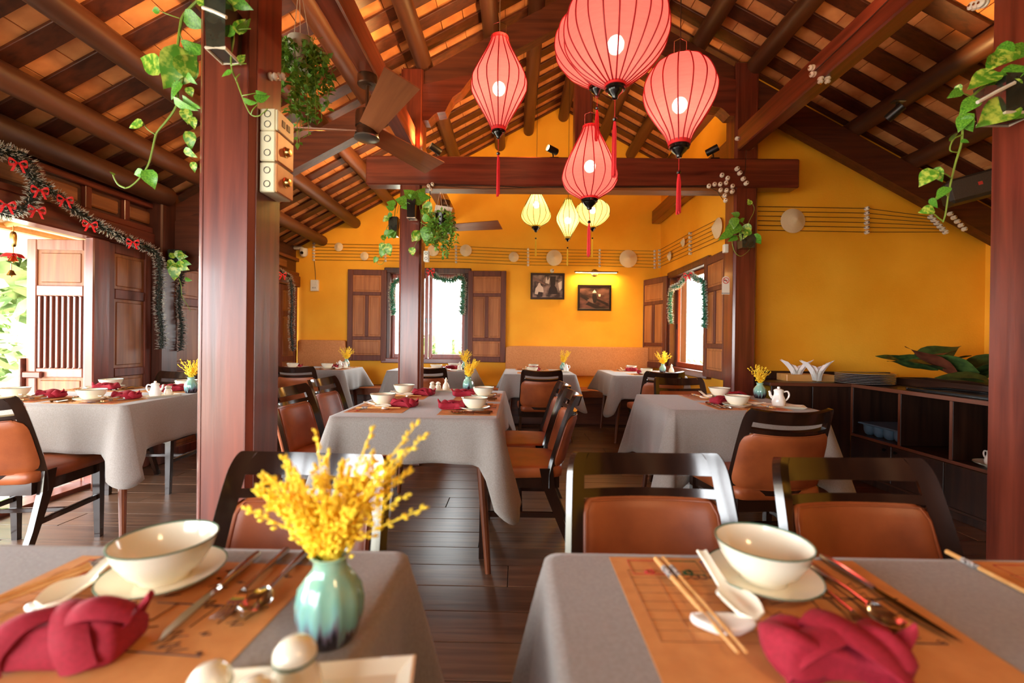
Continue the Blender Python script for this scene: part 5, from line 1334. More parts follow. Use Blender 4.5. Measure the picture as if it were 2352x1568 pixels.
# ================================================================== TINSEL, BOWS, BELLS
M_tin = pm('dark_tinsel', (22, 30, 26), (60, 70, 62), (80, 80, 80), rough=.35); M_tip = pm('silver_tinsel_tip', (190, 184, 170), None, rough=.4)
M_gt = pm('green_tinsel', (40, 120, 92), (70, 150, 120), (60, 60, 60), rough=.3)
M_bow = pm('red_satin', (206, 24, 30), (226, 40, 44), (40, 40, 40), rough=.35)
def garland(pts, r, label, mt=None, seed=1, dens=1.0, wd=.0028):
    P = spline(pts, 10); q = random.Random(seed); L = sum((P[i + 1] - P[i]).length for i in range(len(P) - 1))
    t = thing('tinsel_garland', label, 'garland', P[0], group='tinsel garlands'); o = P[0]
    n = int(L / .0011 * dens); a, b = MB(), MB()
    ac = [0]
    for i in range(len(P) - 1): ac.append(ac[-1] + (P[i + 1] - P[i]).length)
    j = 0
    for k in range(n):
        s = L * k / n
        while j < len(P) - 2 and ac[j + 1] < s: j += 1
        f = (s - ac[j]) / max(1e-6, ac[j + 1] - ac[j]); p = P[j].lerp(P[j + 1], f) - o; tg = (P[j + 1] - P[j]).normalized()
        d = tg.orthogonal(); d.rotate(Matrix.Rotation(q.uniform(0, 2 * PI), 3, tg)); d = (d + tg * q.uniform(-.5, .5)).normalized()
        e = d.cross(V((q.gauss(0, 1), q.gauss(0, 1), q.gauss(0, 1)))).normalized() * wd; l = r * q.uniform(.75, 1.1)
        m1, m2 = p + d * l * .62, p + d * l
        a.add([p + e, p - e, m1 - e * .9, m1 + e * .9], [(0, 1, 2, 3)]); b.add([m1 + e * .9, m1 - e * .9, m2 - e * .3, m2 + e * .3], [(0, 1, 2, 3)])
    MB().tube([x - o for x in P], r * .22, 6).build('core', mt or M_tin, t)
    tag(a.build('strands', mt or M_tin, t, False, recalc=False), kind='stuff'); tag(b.build('silver_tips', M_tip, t, False, recalc=False), kind='stuff')
    return t
def bow(p, s, label, n=(0, -1, 0)):
    n = V(n).normalized(); x = V((0, 0, 1)).cross(n).normalized() * -1; z = V((0, 0, 1)); M = frame((0, 0, 0), x, -n, z)
    t = thing('ribbon_bow', label, 'bow', p, group='red ribbon bows')
    for sg in (-1, 1):
        m = MB(); m.shell(lambda a, b: V((sg * s * (.1 + .95 * sin(PI * b) * .95), -.010 - s * .35 * sin(2 * PI * b) * .5, s * (.40 * sin(2 * PI * b) + (a - .5) * .38 * (.35 + sin(PI * b))))), .0008, 4, 16, M=M); m.build('loop', M_bow, t)
        m = MB(); m.shell(lambda a, b: V((sg * s * (.15 + .5 * b) + s * (a - .5) * .3, -.012 - s * .15 * sin(b * 5), -s * 1.35 * b)), .0008, 4, 10, M=M); m.build('tail', M_bow, t)
    MB().sell(s * .18, s * .16, s * .16, .8, .8, 12, 8, M=M).build('knot', M_bow, t)
    return t
XG = XL + .12
g = lambda u, v, x=XG: atX(u, v, x)
garland([g(-30, 330), g(20, 352), g(70, 400), g(120, 440), g(190, 495), g(270, 540), g(340, 570), g(362, 588), g(368, 640), g(364, 700), g(372, 760), g(372, 800)], .052, 'dark tinsel garland slanting along the left wall then hanging down', seed=3)
garland([g(-40, 352), g(30, 350), g(74, 385), g(80, 440), g(55, 478), g(0, 486), g(-40, 470)], .055, 'loop of dark tinsel at the left edge with red bows', seed=4)
garland([g(448, 574), g(425, 574), g(414, 590), g(416, 640), g(412, 700), g(418, 760), g(414, 805)], .05, 'short dark tinsel hanging just left of the thick column', seed=5)
garland([g(640, 622), g(652, 630), g(667, 642), g(671, 690), g(669, 750), g(673, 806)], .055, 'dark tinsel hanging in the far left corner', seed=6)
yb_ = YB - .10
garland([atY(905, 722, yb_), atY(901, 690, yb_), atY(903, 655, yb_), atY(918, 642, yb_), atY(945, 648, yb_)], .062, 'green tinsel on the left half of the back window', M_gt, 7, 1.5, .0045)
garland([atY(985, 620, yb_), atY(1005, 638, yb_), atY(1035, 644, yb_), atY(1062, 638, yb_), atY(1063, 680, yb_), atY(1060, 722, yb_)], .062, 'green tinsel on the right half of the back window', M_gt, 8, 1.5, .0045)
xs_ = XW - .10
garland([atX(1541, 742, xs_), atX(1539, 700, xs_), atX(1543, 664, xs_), atX(1560, 655, xs_), atX(1582, 630, xs_), atX(1600, 642, xs_), atX(1614, 648, xs_), atX(1617, 700, xs_), atX(1617, 752, xs_)], .045, 'tinsel draped around the side window', M_gt, 9, 1.3, .004)
for u, v, l in ((42, 375, 'red bow at the top of the tinsel loop'), (92, 437, 'red bow right of the tinsel loop'), (150, 458, 'red bow where the long tinsel leaves the loop'), (15, 470, 'red bow on the lower rim of the tinsel loop'), (85, 482, 'red bow hanging under the tinsel loop'), (207, 515, 'red bow midway on the long tinsel'), (305, 556, 'red bow at the lower end of the slanting tinsel')):
    bow(g(u, v, XG + .05), .040, l, (.7, -.7, 0))
bow(g(437, 575, XG + .05), .05, 'red bow peeping past the thick column', (.7, -.7, 0)); bow(g(648, 630, XG + .05), .05, 'red bow in the far left corner', (.7, -.7, 0))
bow(atY(989, 622, yb_ - .05), .06, 'red bow at the top of the back window', (0, -1, 0)); bow(atX(1581, 632, xs_ - .05), .05, 'red bow on the side window tinsel', (-.7, -.7, 0))
def bell(u, v, s, top, label, red):
    p = atX(u, v, XL + .02); t = thing('bell_ornament', label, 'bell', p, group='hanging bell ornaments')
    MB().lathe([(s, 0), (s * .78, .012), (s * .6, s * .8), (s * .45, s * 1.25), (0, s * 1.45)], 20).build('bell', M_brass, t)
    MB().sell(s * .22, s * .22, s * .22, .9, .9, 10, 6, M=TR(0, 0, -.006)).build('clapper', M_brass, t)
    z = atX(u, top, XL + .02).z - p.z
    MB().tube([(0, 0, s * 1.4), (0, 0, z)], .003, 5).build('cord', M_brass, t)
    if red:
        m = MB()
        for k in range(5): m.shell(lambda a, b, k=k: V((cos(k * 1.257) * .055 * b + (a - .5) * .04 * sin(k * 1.257), sin(k * 1.257) * .055 * b - (a - .5) * .04 * cos(k * 1.257), s * 1.5 - .02 * b + .02 * sin(b * 3))), .0008, 3, 6)
        m.build('petals', M_bow, t)
        MB().sell(.016, .016, .05, .7, .7, 10, 8, M=TR(0, 0, s * 1.5 + .10)).build('tinsel_tuft', M_brass, t)
bell(30, 600, .026, 518, 'gold bell with red petals hanging in the doorway', True); bell(26, 632, .024, 605, 'plain gold bell hanging lowest in the doorway', False)
# ================================================================== LOW CABINET AND WHAT STANDS ON IT
M_cab = wood('walnut_board', (36, 20, 14), (66, 40, 28), 'z', rough=.4, vary=.05); M_cabx = wood('walnut_board', (40, 22, 15), (70, 42, 29), 'y', rough=.35, vary=.05)
M_edge = pm('cabinet_edging', (112, 62, 40), None, rough=.45)
cab = thing('low_cabinet', 'dark walnut corner cabinet with open cells along the shaded wall', 'cabinet', (0, 0, 0))
CX, CY, CZ = 2.83, 3.87, .80
def cbx(nm, x0, x1, y0, y1, z0, z1, m=None, b=.003): return MB().box(x0, x1, y0, y1, z0, z1, b).build(nm, m or M_cab, cab, False)
cbx('top', 2.14, CX + .62, CY - .01, YW - .015, CZ - .03, CZ, M_cabx); cbx('top', CX - .01, CX + .62, 1.98, CY - .012, CZ - .03, CZ, M_cabx)
cbx('top_edging', 2.14, CX - .012, CY - .014, CY - .0105, CZ - .028, CZ - .002, M_edge, 0); cbx('top_edging', CX - .014, CX - .0105, 1.98, CY - .015, CZ - .028, CZ - .002, M_edge, 0)
cbx('back_rail', 2.14, 3.45, YW - .05, YW - .02, CZ + .001, CZ + .075)
cbx('side_panel', 2.16, 2.50, CY, CY + .02, .06, CZ - .031); cbx('side_panel', 2.505, CX - .002, CY, CY + .02, .06, CZ - .031)
cbx('back_panel', CX + .58, CX + .60, 1.98, YW - .06, .05, CZ - .031); cbx('plinth', CX + .03, CX + .58, 2.0, CY + .1, 0, .06)
cbx('plinth', 2.2, CX, CY + .03, CY + .3, 0, .06)
SHZ = .385
cbx('shelf', CX, CX + .58, 1.98, CY, SHZ - .02, SHZ, M_cabx); cbx('bottom', CX, CX + .58, 1.98, CY, .06, .08, M_cabx)
cbx('shelf_edging', CX - .004, CX - .0005, 1.98, CY, SHZ - .02, SHZ, M_edge, 0)
for yv in (CY - .01, 3.385, 2.985, 2.58, 2.17):
    cbx('divider', CX, CX + .58, yv - .01, yv + .01, SHZ + .001, CZ - .031); cbx('divider_edging', CX - .004, CX - .0005, yv - .01, yv + .01, SHZ + .002, CZ - .032, M_edge, 0)
ys = [3.86, 3.44, 3.02, 2.60, 2.18]
for i in range(4):
    d = cbx('door', CX - .012, CX + .008, ys[i + 1] + .003, ys[i] - .003, .085, SHZ - .023)
    kx = ys[i + 1] + .05 if i % 2 == 0 else ys[i] - .05
    MB().lathe([(0, .022), (.010, .021), (.012, .014), (.005, .008), (.006, 0), (0, 0)], 14, M=TR(CX - .012, kx, .33, ry=-PI / 2)).build('knob', M_black, d)
for yv in (3.75, 3.2, 2.8): MB().lathe([(0, .003), (.006, .002), (.007, 0)], 10, M=TR(CX + .3, yv, .74, ry=0)).build('screw_cap', M_steel, cab)
ZK = CZ + .0005
# bamboo box, napkin glasses, plates, black tray with leaves
c = atZ(1806, 868, ZK); t = thing('bamboo_box', 'shallow bamboo box at the left end of the low cabinet', 'box', (c.x, min(c.y, 4.08), ZK), -.05)
m = MB(); m.box(-.20, .20, -.09, -.08, 0, .06, .003); m.box(-.20, .20, .08, .09, 0, .06, .003); m.box(-.20, -.19, -.08, .08, 0, .06, .003); m.box(.19, .20, -.08, .08, 0, .06, .003); m.build('sides', M_bamboo, t, False)
MB().box(-.19, .19, -.08, .08, 0, .008).build('base', M_bamboo, t, False)
M_tis = pm('paper_napkin', (238, 228, 222), None, rough=.9)
def gl_napkins(u, v, label):
    c = atZ(u, v, ZK); t = thing('napkin_glass', label, 'glass', (c.x, c.y, ZK), group='glasses of paper napkins')
    MB().lathe([(0, .004), (.030, .004), (.038, .10), (.040, .10), (.032, 0), (0, 0)], 20).build('tumbler', M_glass, t)
    for k in range(4):
        sg = -1 if k % 2 else 1; q = MB()
        q.shell(lambda a, b: V((sg * (.004 + .075 * b ** 2.2) + (a - .5) * (.045 + .075 * b * b) , (k - 1.5) * .014 + .014 * b * sin(a * 9 + k), .012 + .150 * b + sg * (a - .5) * .055 * b * b - .006 * (k // 2) * b)), .0009, 6, 10); q.build('paper_napkin', M_tis, t, ang=60)
gl_napkins(1830, 874, 'left glass of fanned paper napkins on the low cabinet'); gl_napkins(1876, 877, 'right glass of fanned paper napkins on the low cabinet')
pl = Proto(thing('dinner_plate', 'x', 'plate', group='stack of dark plates'))
MB().lathe([(0, .003), (.13, .003), (.135, 0), (.15, .001), (.205, .010), (.208, .013), (.15, .005), (0, .006)], 44).build('body', pm('slate_glaze', (52, 44, 42), (70, 62, 58), (20, 20, 20), rough=.25), pl.root)
MB().lathe([(.204, .0095), (.2095, .0115), (.208, .0145), (.203, .0130)], 44).build('rim', pm('grey_rim', (150, 144, 138), None, rough=.3), pl.root)
c = atZ(1978, 872, ZK); cy = 3.86
for k, n in enumerate(('lowest', 'second lowest', 'third', 'fourth', 'fifth', 'sixth', 'topmost')): pl.put((2.93, cy, ZK + k * .0125), rnd.uniform(0, 6), '%s dark plate of the stack on the cabinet corner' % n, scale=(1, 1, .9))
def rect_tray(name, label, cx, cy, hx, hy, h, m, rz=0):
    t = thing(name, label, 'tray', (cx, cy, ZK), rz)
    MB().box(-hx, hx, -hy, hy, 0, .008, .003).build('base', m, t, False); w_ = .012
    q = MB()
    for b in ((-hx, hx, -hy, -hy + w_), (-hx, hx, hy - w_, hy), (-hx, -hx + w_, -hy + w_, hy - w_), (hx - w_, hx, -hy + w_, hy - w_)): q.box(b[0], b[1], b[2], b[3], .008, h, .003)
    q.build('rim', m, t, False); return t
rect_tray('serving_tray', 'low black serving tray at the front edge of the low cabinet', 3.0, 2.96, .15, .40, .022, M_black)
rect_tray('leaf_tray', 'wooden tray heaped with large leaves on the low cabinet', 3.30, 3.36, .135, .48, .06, M_cabx)
# one leaf shape for every pothos, another for the dry leaves
def leaf_mesh(name, m, wd=.62, fold=.22, curl=.18):
    n = 9; prof = [0, .66, .95, 1.0, .90, .72, .48, .22, 0]
    vs = []; fs = []
    for i in range(n):
        f = i / (n - 1); w_ = prof[i] * wd / 2; yb_ = f - (.10 if i == 1 else 0) * 0
        for s in (-1, -.55, 0, .55, 1):
            y = f - (.09 * abs(s) if i in (1,) else .02 * abs(s))
            vs.append((s * w_, y, fold * w_ * abs(s) - curl * f * f + .02 * sin(f * 9) * s))
    for i in range(n - 1):
        for k in range(4): fs.append((i * 5 + k, i * 5 + k + 1, i * 5 + 6 + k, i * 5 + 5 + k))
    mb = MB(); mb.add(vs, fs); me = mb.mesh(name, True, 180, False); me.materials.append(m); return me
LG, LV = leaf_mesh('leaf', M_leaf), leaf_mesh('leaf', M_leafv, .70, .15)
M_dl = pm('dark_leaf', (36, 56, 26), (70, 92, 40), (8, 8, 8), rough=.45, vary=.2); M_rl = pm('rust_leaf', (96, 44, 28), (120, 62, 40), (8, 8, 8), rough=.5)
LD, LR = leaf_mesh('leaf', M_dl, .55, .3, .1), leaf_mesh('leaf', M_rl, .5, .2, .1)
q = random.Random(4)
for k in range(16):
    a = q.uniform(-.6, .6) + (PI if k % 2 else 0); x, y = 3.28 + q.uniform(-.08, .06), 3.46 + (k - 7.5) * .046
    t = link('fallen_leaf', LR if k in (6, 13) else LD, None, (x, y, ZK + .075 + .006 * k)); ln = q.uniform(.26, .40)
    t.rotation_euler = (q.uniform(.1, .75), q.uniform(-.5, .5), a + PI / 2); t.scale = (ln, ln, ln)
    on = ('first', 'second', 'third', 'fourth', 'fifth', 'sixth', 'seventh', 'eighth', 'ninth', 'tenth', 'eleventh', 'twelfth', 'thirteenth', 'fourteenth', 'fifteenth', 'last')
    tag(t, '%s leaf, %s from the far end of the heap in the wooden tray' % ('rust brown' if k in (6, 13) else 'dark green', on[15 - k]), 'leaf', 'rust leaves in the wooden tray' if k in (6, 13) else 'leaves heaped in the wooden tray')
t = thing('egg_tray', 'blue plastic tray with round cups in the open cell', 'tray', (CX + .20, 3.63, SHZ + .001))
MB().box(-.17, .17, -.21, .21, .085, .10, .006).build('rim', M_bluetray, t, False)
for i in range(3):
    for j in range(4):
        MB().lathe([(0, 0), (.018, .001), (.032, .012), (.041, .035), (.044, .086)], 18, M=TR(-.11 + .105 * i, -.15 + .10 * j, 0)).build('cup', M_bluetray, t)
c = (CX + .12, 2.80, SHZ + .001); PR['saucer'].put(c, 0, 'saucer under white pots in the right cell of the low cabinet', scale=1.5)
PR['pot'].put((c[0] - .02, c[1] + .03, c[2] + .012), PI / 2, 'white pot in the open cell of the low cabinet', scale=1.05); PR['bottle'].put((c[0] + .04, c[1] - .035, c[2] + .012), 0, 'white bottle in the open cell of the low cabinet', scale=1.2)

# ================================================================== PLANTS
def pleaf(t, o, bu, bv, tu, tv, Y, kind=0, tilt=0.0, wide=1.0, dy=0.0):
    """one leaf from its stalk end to its tip, its face turned to the room"""
    p, e = atY(bu, bv, Y), atY(tu, tv, Y + dy); d = e - p; L = d.length; d.normalize()
    n = (CAM - p).normalized(); n = (n - d * n.dot(d)).normalized(); n.rotate(Matrix.Rotation(tilt, 3, d)); x = d.cross(n)
    l = link('leaf', LV if kind else LG, t, p - o); l.rotation_euler = frame((0, 0, 0), x, d, n).to_euler(); l.scale = (L * wide, L, L)
    return l
def vine(t, o, pts, Y, r=.0035):
    P = spline([atY(u, v, Y) - o for u, v in pts], 6); MB().tube(P, [r * (1 - .55 * i / len(P)) for i in range(len(P))], 6).build('vine', M_stem, t)
def stalk(t, o, a, b, Y): 
    p, e = atY(*a, Y) - o, atY(*b, Y) - o; MB().tube(spline([p, p.lerp(e, .5) + V((0, -.01, -.006)), e], 4), .0018, 5).build('stalk', M_stem, t)
def pot_box(t, x0, x1, y0, y1, z0, z1, m, rimm=None, taper=.75):
    cx, cy = (x0 + x1) / 2, (y0 + y1) / 2; hx, hy = (x1 - x0) / 2, (y1 - y0) / 2
    def ring(k, z): return [(cx - hx * k, cy - hy * k, z), (cx + hx * k, cy - hy * k, z), (cx + hx * k, cy + hy * k, z), (cx - hx * k, cy + hy * k, z)]
    mb = MB(); vs = ring(taper, z0) + ring(1, z1) + ring(.9, z1) + ring(.85, z1 - .02)
    fs = [(0, 1, 2, 3), (12, 13, 14, 15)]
    for j in range(3):
        for i in range(4): fs.append((j * 4 + i, j * 4 + (i + 1) % 4, j * 4 + 4 + (i + 1) % 4, j * 4 + 4 + i))
    mb.add(vs, fs); mb.build('pot', m, t, False)
    if rimm:
        for z, k in ((z0, taper),):
            mb = MB(); mb.tube([V(p) for p in ring(k, z)], .006, 6, closed=True); mb.build('pot_rim', rimm, t)
M_pot = pm('dark_glazed_pot', (30, 36, 32), (52, 58, 48), (20, 20, 20), rough=.15, coat=.4); M_potr = pm('cream_rim', (214, 200, 180), None, rough=.4)
# A: thick column, front face
Y = 1.56; o = atY(500, 70, Y)
t = thing('pothos_plant', 'pothos in a dark wall pot high on the front of the thick column', 'plant', o)
a, b = atY(484, 26, 1.54), atY(532, 122, 1.54); pot_box(t, a.x - o.x, b.x - o.x, -.055, .045, b.z - o.z, a.z - o.z + .02, M_pot, M_potr, .86)
MB().tube([atY(466, 18, 1.51) - o, atY(490, 26, 1.50) - o, atY(520, 40, 1.50) - o], .006, 6).build('plastic_tie', M_plw, t)
vine(t, o, [(520, -8), (528, 30), (534, 70), (537, 90), (531, 130), (533, 160), (545, 190), (556, 220), (566, 245), (577, 263), (592, 267), (606, 258), (615, 249)], 1.55)
for L_ in ((538, 80, 492, 54, 0, .5), (545, 70, 580, 48, 0, .8), (540, 72, 567, 44, 1, .3), (547, 140, 565, 126, 1, .2), (532, 165, 506, 172, 0, .9), (560, 229, 590, 240, 0, .9), (585, 226, 620, 224, 0, .6), (588, 212, 612, 218, 0, .7), (470, 10, 446, -6, 1, .2), (500, -4, 560, 14, 1, .4), (530, -10, 575, 24, 0, .5), (480, -6, 510, 14, 1, .3), (455, -12, 500, 6, 1, .2)):
    pleaf(t, o, *L_[:4], 1.53, L_[4], L_[5])
for s in (((534, 70), (576, 66)), ((530, 150), (566, 146)), ((543, 187), (551, 170)), ((556, 220), (588, 214)), ((577, 263), (592, 240))): stalk(t, o, *s, 1.54)
# B: thick column, left face, with the long vine
Y = 1.66; o = atY(430, 60, Y)
t = thing('pothos_plant', 'pothos trailing a long vine down the left side of the thick column', 'plant', o)
a, b = atY(452, 170, Y + .08), atY(468, 225, Y + .08); pot_box(t, CFL[0] - o.x - .05, CFL[0] - o.x - .002, .05, .13, b.z - o.z, a.z - o.z, M_pot, None)
vine(t, o, [(462, -5), (440, 15), (420, 38), (413, 70), (408, 105), (396, 140), (397, 165), (404, 195), (409, 225), (402, 250), (385, 275), (368, 295), (358, 310), (350, 345), (340, 380), (320, 410), (300, 428), (288, 432)], Y, .0055)
vine(t, o, [(288, 432), (272, 424), (262, 408), (258, 396)], Y, .0035)
vine(t, o, [(424, 172), (412, 200), (404, 215), (398, 228)], Y)
for L_ in ((366, 24, 346, 24, 0, .3, 1.2), (424, 34, 472, 64, 0, .3, 1.1), (372, 158, 310, 128, 1, .0, 1.0), (420, 104, 478, 118, 0, .7, 1), (392, 137, 430, 140, 0, .9, 1), (432, 120, 372, 205, 1, .1, 1.05), (410, 165, 455, 128, 1, .2, 1.2), (430, 170, 448, 194, 0, .8, 1), (416, 190, 386, 225, 0, .9, .9), (420, 225, 458, 253, 0, .9, .9), (400, 228, 448, 258, 0, .8, .7), (433, 200, 440, 222, 1, .2, 1.2), (426, 250, 430, 284, 1, .2, 1.1), (440, 268, 446, 296, 1, .2, 1), (436, 302, 436, 344, 1, .3, .9), (424, 342, 450, 362, 1, .4, .8), (444, 372, 446, 396, 1, .3, .9), (328, 282, 290, 290, 1, .7, .9), (338, 390, 354, 433, 0, .1, 1.15), (330, 395, 304, 400, 0, .3, 1.2), (262, 402, 252, 392, 0, .8, 1.0)):
    pleaf(t, o, *L_[:4], Y - .02, L_[4], L_[5], L_[6])
for s in (((412, 42), (366, 24)), ((408, 105), (370, 158)), ((404, 195), (424, 176)), ((358, 310), (328, 280)), ((413, 60), (424, 100))): stalk(t, o, *s, Y)
# trailing foliage with many small leaves
def trail(label, cu, cv, Y, pot, reg, n, seed, leafpx, top=None, strings=True, vines=26):
    o = atY(cu, cv, Y); t = thing('hanging_plant', label, 'plant', o); q = random.Random(seed); fo = MB(); st = MB(); k = Y / F
    pot(t, o)
    u0, u1, v0, v1 = reg
    for i in range(vines):
        su = q.gauss(cu, (u1 - u0) * .16); ss = q.uniform(-1, 1); eu = max(u0, min(u1, cu + ss * (u1 - u0) * .5)); ev = v0 + (v1 - v0) * q.uniform(.35, 1.0) * (1 - .35 * abs(ss)); yy = Y + q.uniform(-.07, .11)
        mid = (eu * .7 + su * .3 + q.uniform(-8, 8), cv + (ev - cv) * .35 - q.uniform(0, 18)) 
        P = spline([atY(su, cv - 6, Y), atY(*mid, yy), atY(eu + q.uniform(-4, 4), (mid[1] + ev) / 2, yy), atY(eu + q.uniform(-9, 9), ev, yy)], 7)
        st.tube([p - o for p in P], .0012, 4, cap=False)
        m = max(4, n // vines)
        for j in range(m):
            f = q.uniform(.12, 1) * (len(P) - 1); a = min(int(f), len(P) - 2); p = P[a].lerp(P[a + 1], f - a) - o
            d = V((q.gauss(0, 1), q.gauss(0, 1), q.gauss(-.4, .8))).normalized(); nn = V((q.gauss(0, .5), -1, q.gauss(.5, .5))).normalized(); x = d.cross(nn)
            if x.length < .2: continue
            x.normalize(); L = leafpx * k * q.uniform(.6, 1.1); w_ = L * .27; z = x.cross(d)
            fo.add([p, p + d * L * .45 + x * w_ + z * w_ * .3, p + d * L, p + d * L * .45 - x * w_ + z * w_ * .3, p + d * L * .45], [(0, 1, 4), (1, 2, 4), (2, 3, 4), (3, 0, 4)])
    tag(fo.build('foliage', pm('small_green_leaf', (74, 128, 36), (116, 166, 56), (9, 9, 9), rough=.4), t, True, 180, recalc=False), kind='stuff'); st.build('stems', M_stem, t, recalc=False)
    if strings and top:
        for du in (-16, 0, 22): MB().tube([atY(cu + du, cv + 4, Y) - o, atY(top[0] + du * .1, top[1], Y) - o], .0016, 5).build('string', pm('pale_string', (206, 190, 166), None, rough=.8), t)
    return t
def pot_round(r, h, m):
    def f(t, o): MB().lathe([(0, -h), (r * .72, -h), (r * .8, -h + .01), (r, -.01), (r * 1.03, 0), (r * .95, 0), (r * .9, -.02), (0, -.025)], 24).build('pot', m, t)
    return f
M_wpot = pm('stained_white_pot', (206, 198, 182), (160, 152, 136), (14, 14, 14), rough=.6)
trail('trailing plant in a white pot hung on strings beside the thick column', 690, 92, 2.05, pot_round(.052, .14, M_wpot), (640, 782, 60, 345), 1500, 5, 19, (688, -30), True, 60)
trail('trailing plant in a pot hung beside the slim column under a fan', 1016, 492, 3.9, pot_round(.06, .09, M_black), (982, 1050, 474, 606), 1000, 9, 12, (1012, 440), True, 50)
t = thing('hanging_card', 'white square card on the strings over the hanging pot by the slim column', 'card', atY(1018, 485, 3.96)); MB().box(-.075, .075, -.002, .002, -.05, .045, .0, M=TR(0, 0, 0, ry=.15)).build('card', M_plw, t, False)
# C, D: slim column
Y = 3.97; o = atY(946, 480, Y)
t = thing('pothos_plant', 'pothos in a black pot on the front of the slim column', 'plant', o)
pot_box(t, -.035, .04, -.045, .045, -.085, .075, M_black, M_potr, .9)
vine(t, o, [(946, 465), (960, 462), (965, 480), (968, 510), (962, 545), (948, 572), (944, 580)], Y); vine(t, o, [(950, 462), (975, 445), (978, 470), (984, 490)], Y); vine(t, o, [(966, 510), (985, 522), (990, 526)], Y)
for L_ in ((950, 465, 980, 432, 0, .4), (952, 455, 926, 432, 0, .4), (940, 465, 905, 455, 0, .4), (945, 470, 918, 475, 0, .5), (960, 450, 990, 456, 0, .5), (976, 466, 992, 490, 1, .2), (972, 495, 992, 512, 0, .5), (968, 490, 990, 480, 1, .3), (985, 520, 978, 565, 0, .3), (948, 545, 975, 532, 1, .2), (960, 535, 945, 555, 1, .2), (946, 568, 948, 588, 1, .2), (936, 448, 950, 470, 0, .6), (930, 470, 950, 480, 0, .3)): pleaf(t, o, *L_[:4], Y - .03, L_[4], L_[5], 1.25)
Y = 4.12; o = atY(906, 515, Y)
t = thing('pothos_plant', 'pothos in a dark pot on the left side of the slim column', 'plant', o)
pot_box(t, -.045, .035, -.04, .05, -.11, .06, M_pot, None, .9)
vine(t, o, [(905, 505), (910, 470), (918, 460), (912, 490)], Y); vine(t, o, [(905, 505), (890, 520), (884, 545), (880, 570), (872, 590)], Y); vine(t, o, [(872, 590), (866, 604), (878, 606), (888, 590)], Y); vine(t, o, [(900, 500), (892, 480), (886, 470)], Y)
for L_ in ((905, 480, 885, 472, 0, .4), (900, 490, 888, 500, 0, .5), (908, 470, 886, 462, 0, .4), (892, 498, 878, 508, 1, .4), (895, 530, 880, 545, 0, .3), (905, 530, 890, 548, 0, .2), (886, 560, 896, 588, 1, .2), (880, 572, 874, 592, 0, .3), (866, 590, 858, 604, 0, .2), (884, 560, 870, 578, 1, .2), (900, 545, 912, 530, 0, .3), (876, 548, 890, 540, 1, .4)): pleaf(t, o, *L_[:4], Y - .06, L_[4], L_[5], 1.2)
# E: right column
Y = 3.97; o = atY(1712, 556, Y)
t = thing('pothos_plant', 'pothos in a dark pot on the front of the right column', 'plant', o)
pot_box(t, -.055, .07, -.05, .05, -.055, .06, M_pot, None, .85)
vine(t, o, [(1712, 545), (1702, 530), (1716, 520), (1722, 505), (1730, 490), (1732, 476), (1724, 462), (1719, 456)], Y); vine(t, o, [(1700, 540), (1682, 545), (1686, 575), (1700, 588), (1715, 580), (1722, 572)], Y); vine(t, o, [(1716, 520), (1702, 508), (1694, 500)], Y)
for L_ in ((1700, 515, 1660, 540, 0, .4), (1690, 500, 1678, 530, 0, .3), (1698, 495, 1680, 488, 0, .3), (1712, 530, 1700, 552, 1, .2), (1712, 515, 1722, 540, 1, .2), (1732, 538, 1748, 562, 0, .2), (1722, 540, 1712, 520, 0, .6), (1680, 536, 1650, 548, 0, .7), (1724, 470, 1718, 456, 1, .4), (1700, 508, 1712, 500, 0, .3), (1694, 545, 1672, 552, 0, .6)): pleaf(t, o, *L_[:4], Y - .05, L_[4], L_[5], 1.15)
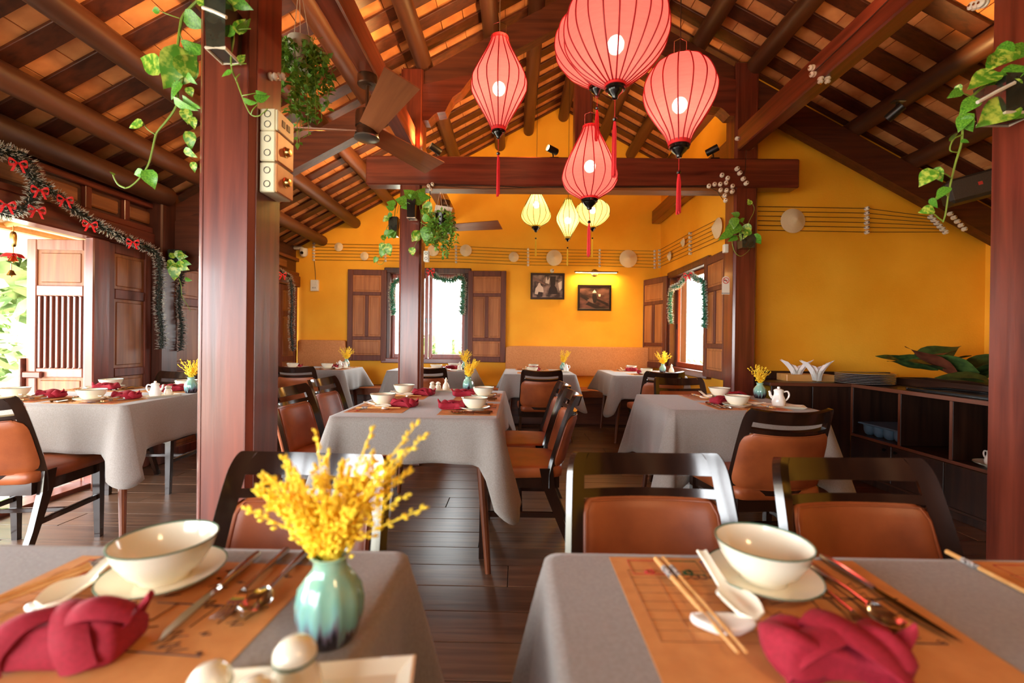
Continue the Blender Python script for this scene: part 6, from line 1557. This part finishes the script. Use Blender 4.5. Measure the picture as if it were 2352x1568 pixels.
# F: near right column
Y = 1.72; o = atY(2290, 215, Y)
t = thing('pothos_plant', 'pothos with a long vine hanging on the near right column', 'plant', o)
pot_box(t, -.02, .12, -.05, .07, -.09, .05, M_pot, M_potr, .85)
MB().tube([atY(2245, 235, Y - .06) - o, atY(2290, 210, Y - .06) - o, atY(2330, 190, Y - .06) - o], .007, 6).build('plastic_tie', M_plw, t)
vine(t, o, [(2270, 190), (2240, 215), (2216, 240), (2212, 290), (2208, 330), (2196, 370), (2186, 410), (2178, 450), (2172, 490), (2166, 510)], Y, .005)
vine(t, o, [(2210, 310), (2190, 320), (2182, 345), (2200, 350)], Y); vine(t, o, [(2178, 450), (2160, 440), (2140, 480), (2150, 495), (2166, 508)], Y)
for L_ in ((2330, 110, 2280, 150, 1, .2), (2300, 100, 2330, 130, 0, .3), (2360, 105, 2310, 140, 0, .3), (2290, 165, 2226, 195, 1, .7), (2270, 175, 2320, 190, 0, .5), (2210, 208, 2178, 222, 0, .3), (2200, 195, 2205, 215, 1, .4), (2245, 225, 2205, 260, 0, .3), (2225, 260, 2200, 300, 0, .3), (2330, 235, 2250, 282, 1, .3), (2350, 250, 2280, 275, 0, .6), (2360, 190, 2320, 230, 0, .3), (2215, 268, 2232, 305, 0, .3), (2210, 320, 2225, 330, 0, .7), (2180, 318, 2205, 308, 0, .8), (2145, 390, 2112, 425, 1, .2), (2150, 385, 2160, 420, 1, .6), (2178, 430, 2150, 455, 0, .6), (2145, 480, 2112, 485, 1, .5), (2140, 455, 2150, 480, 0, .7), (2300, 130, 2265, 160, 1, .4), (2340, 150, 2300, 200, 0, .2), (2310, 190, 2350, 215, 1, .2), (2275, 150, 2290, 115, 1, .6)): pleaf(t, o, *L_[:4], Y - .03, L_[4], L_[5], 1.1)
stalk(t, o, (2186, 410), (2150, 388), Y); stalk(t, o, (2230, 222), (2200, 212), Y)
# G: corner by the left wall
Y = 4.0; o = atY(405, 590, Y)
t = thing('pothos_plant', 'yellowish pothos on the left wall between two tinsel strands', 'plant', o)
pot_box(t, -.05, .05, -.04, .05, -.05, .06, M_pot, None, .85)
vine(t, o, [(405, 590), (402, 620), (415, 650), (418, 680), (430, 700), (438, 715)], Y)
for L_ in ((405, 590, 385, 578, 1, .3), (408, 585, 430, 590, 1, .3), (400, 600, 380, 618, 1, .4), (405, 605, 432, 620, 1, .3), (402, 612, 398, 645, 1, .3), (410, 575, 412, 600, 1, .5), (418, 600, 438, 608, 0, .3), (425, 640, 440, 645, 0, .5), (415, 610, 390, 600, 1, .6)): pleaf(t, o, *L_[:4], Y - .05, L_[4], L_[5], 1.1)
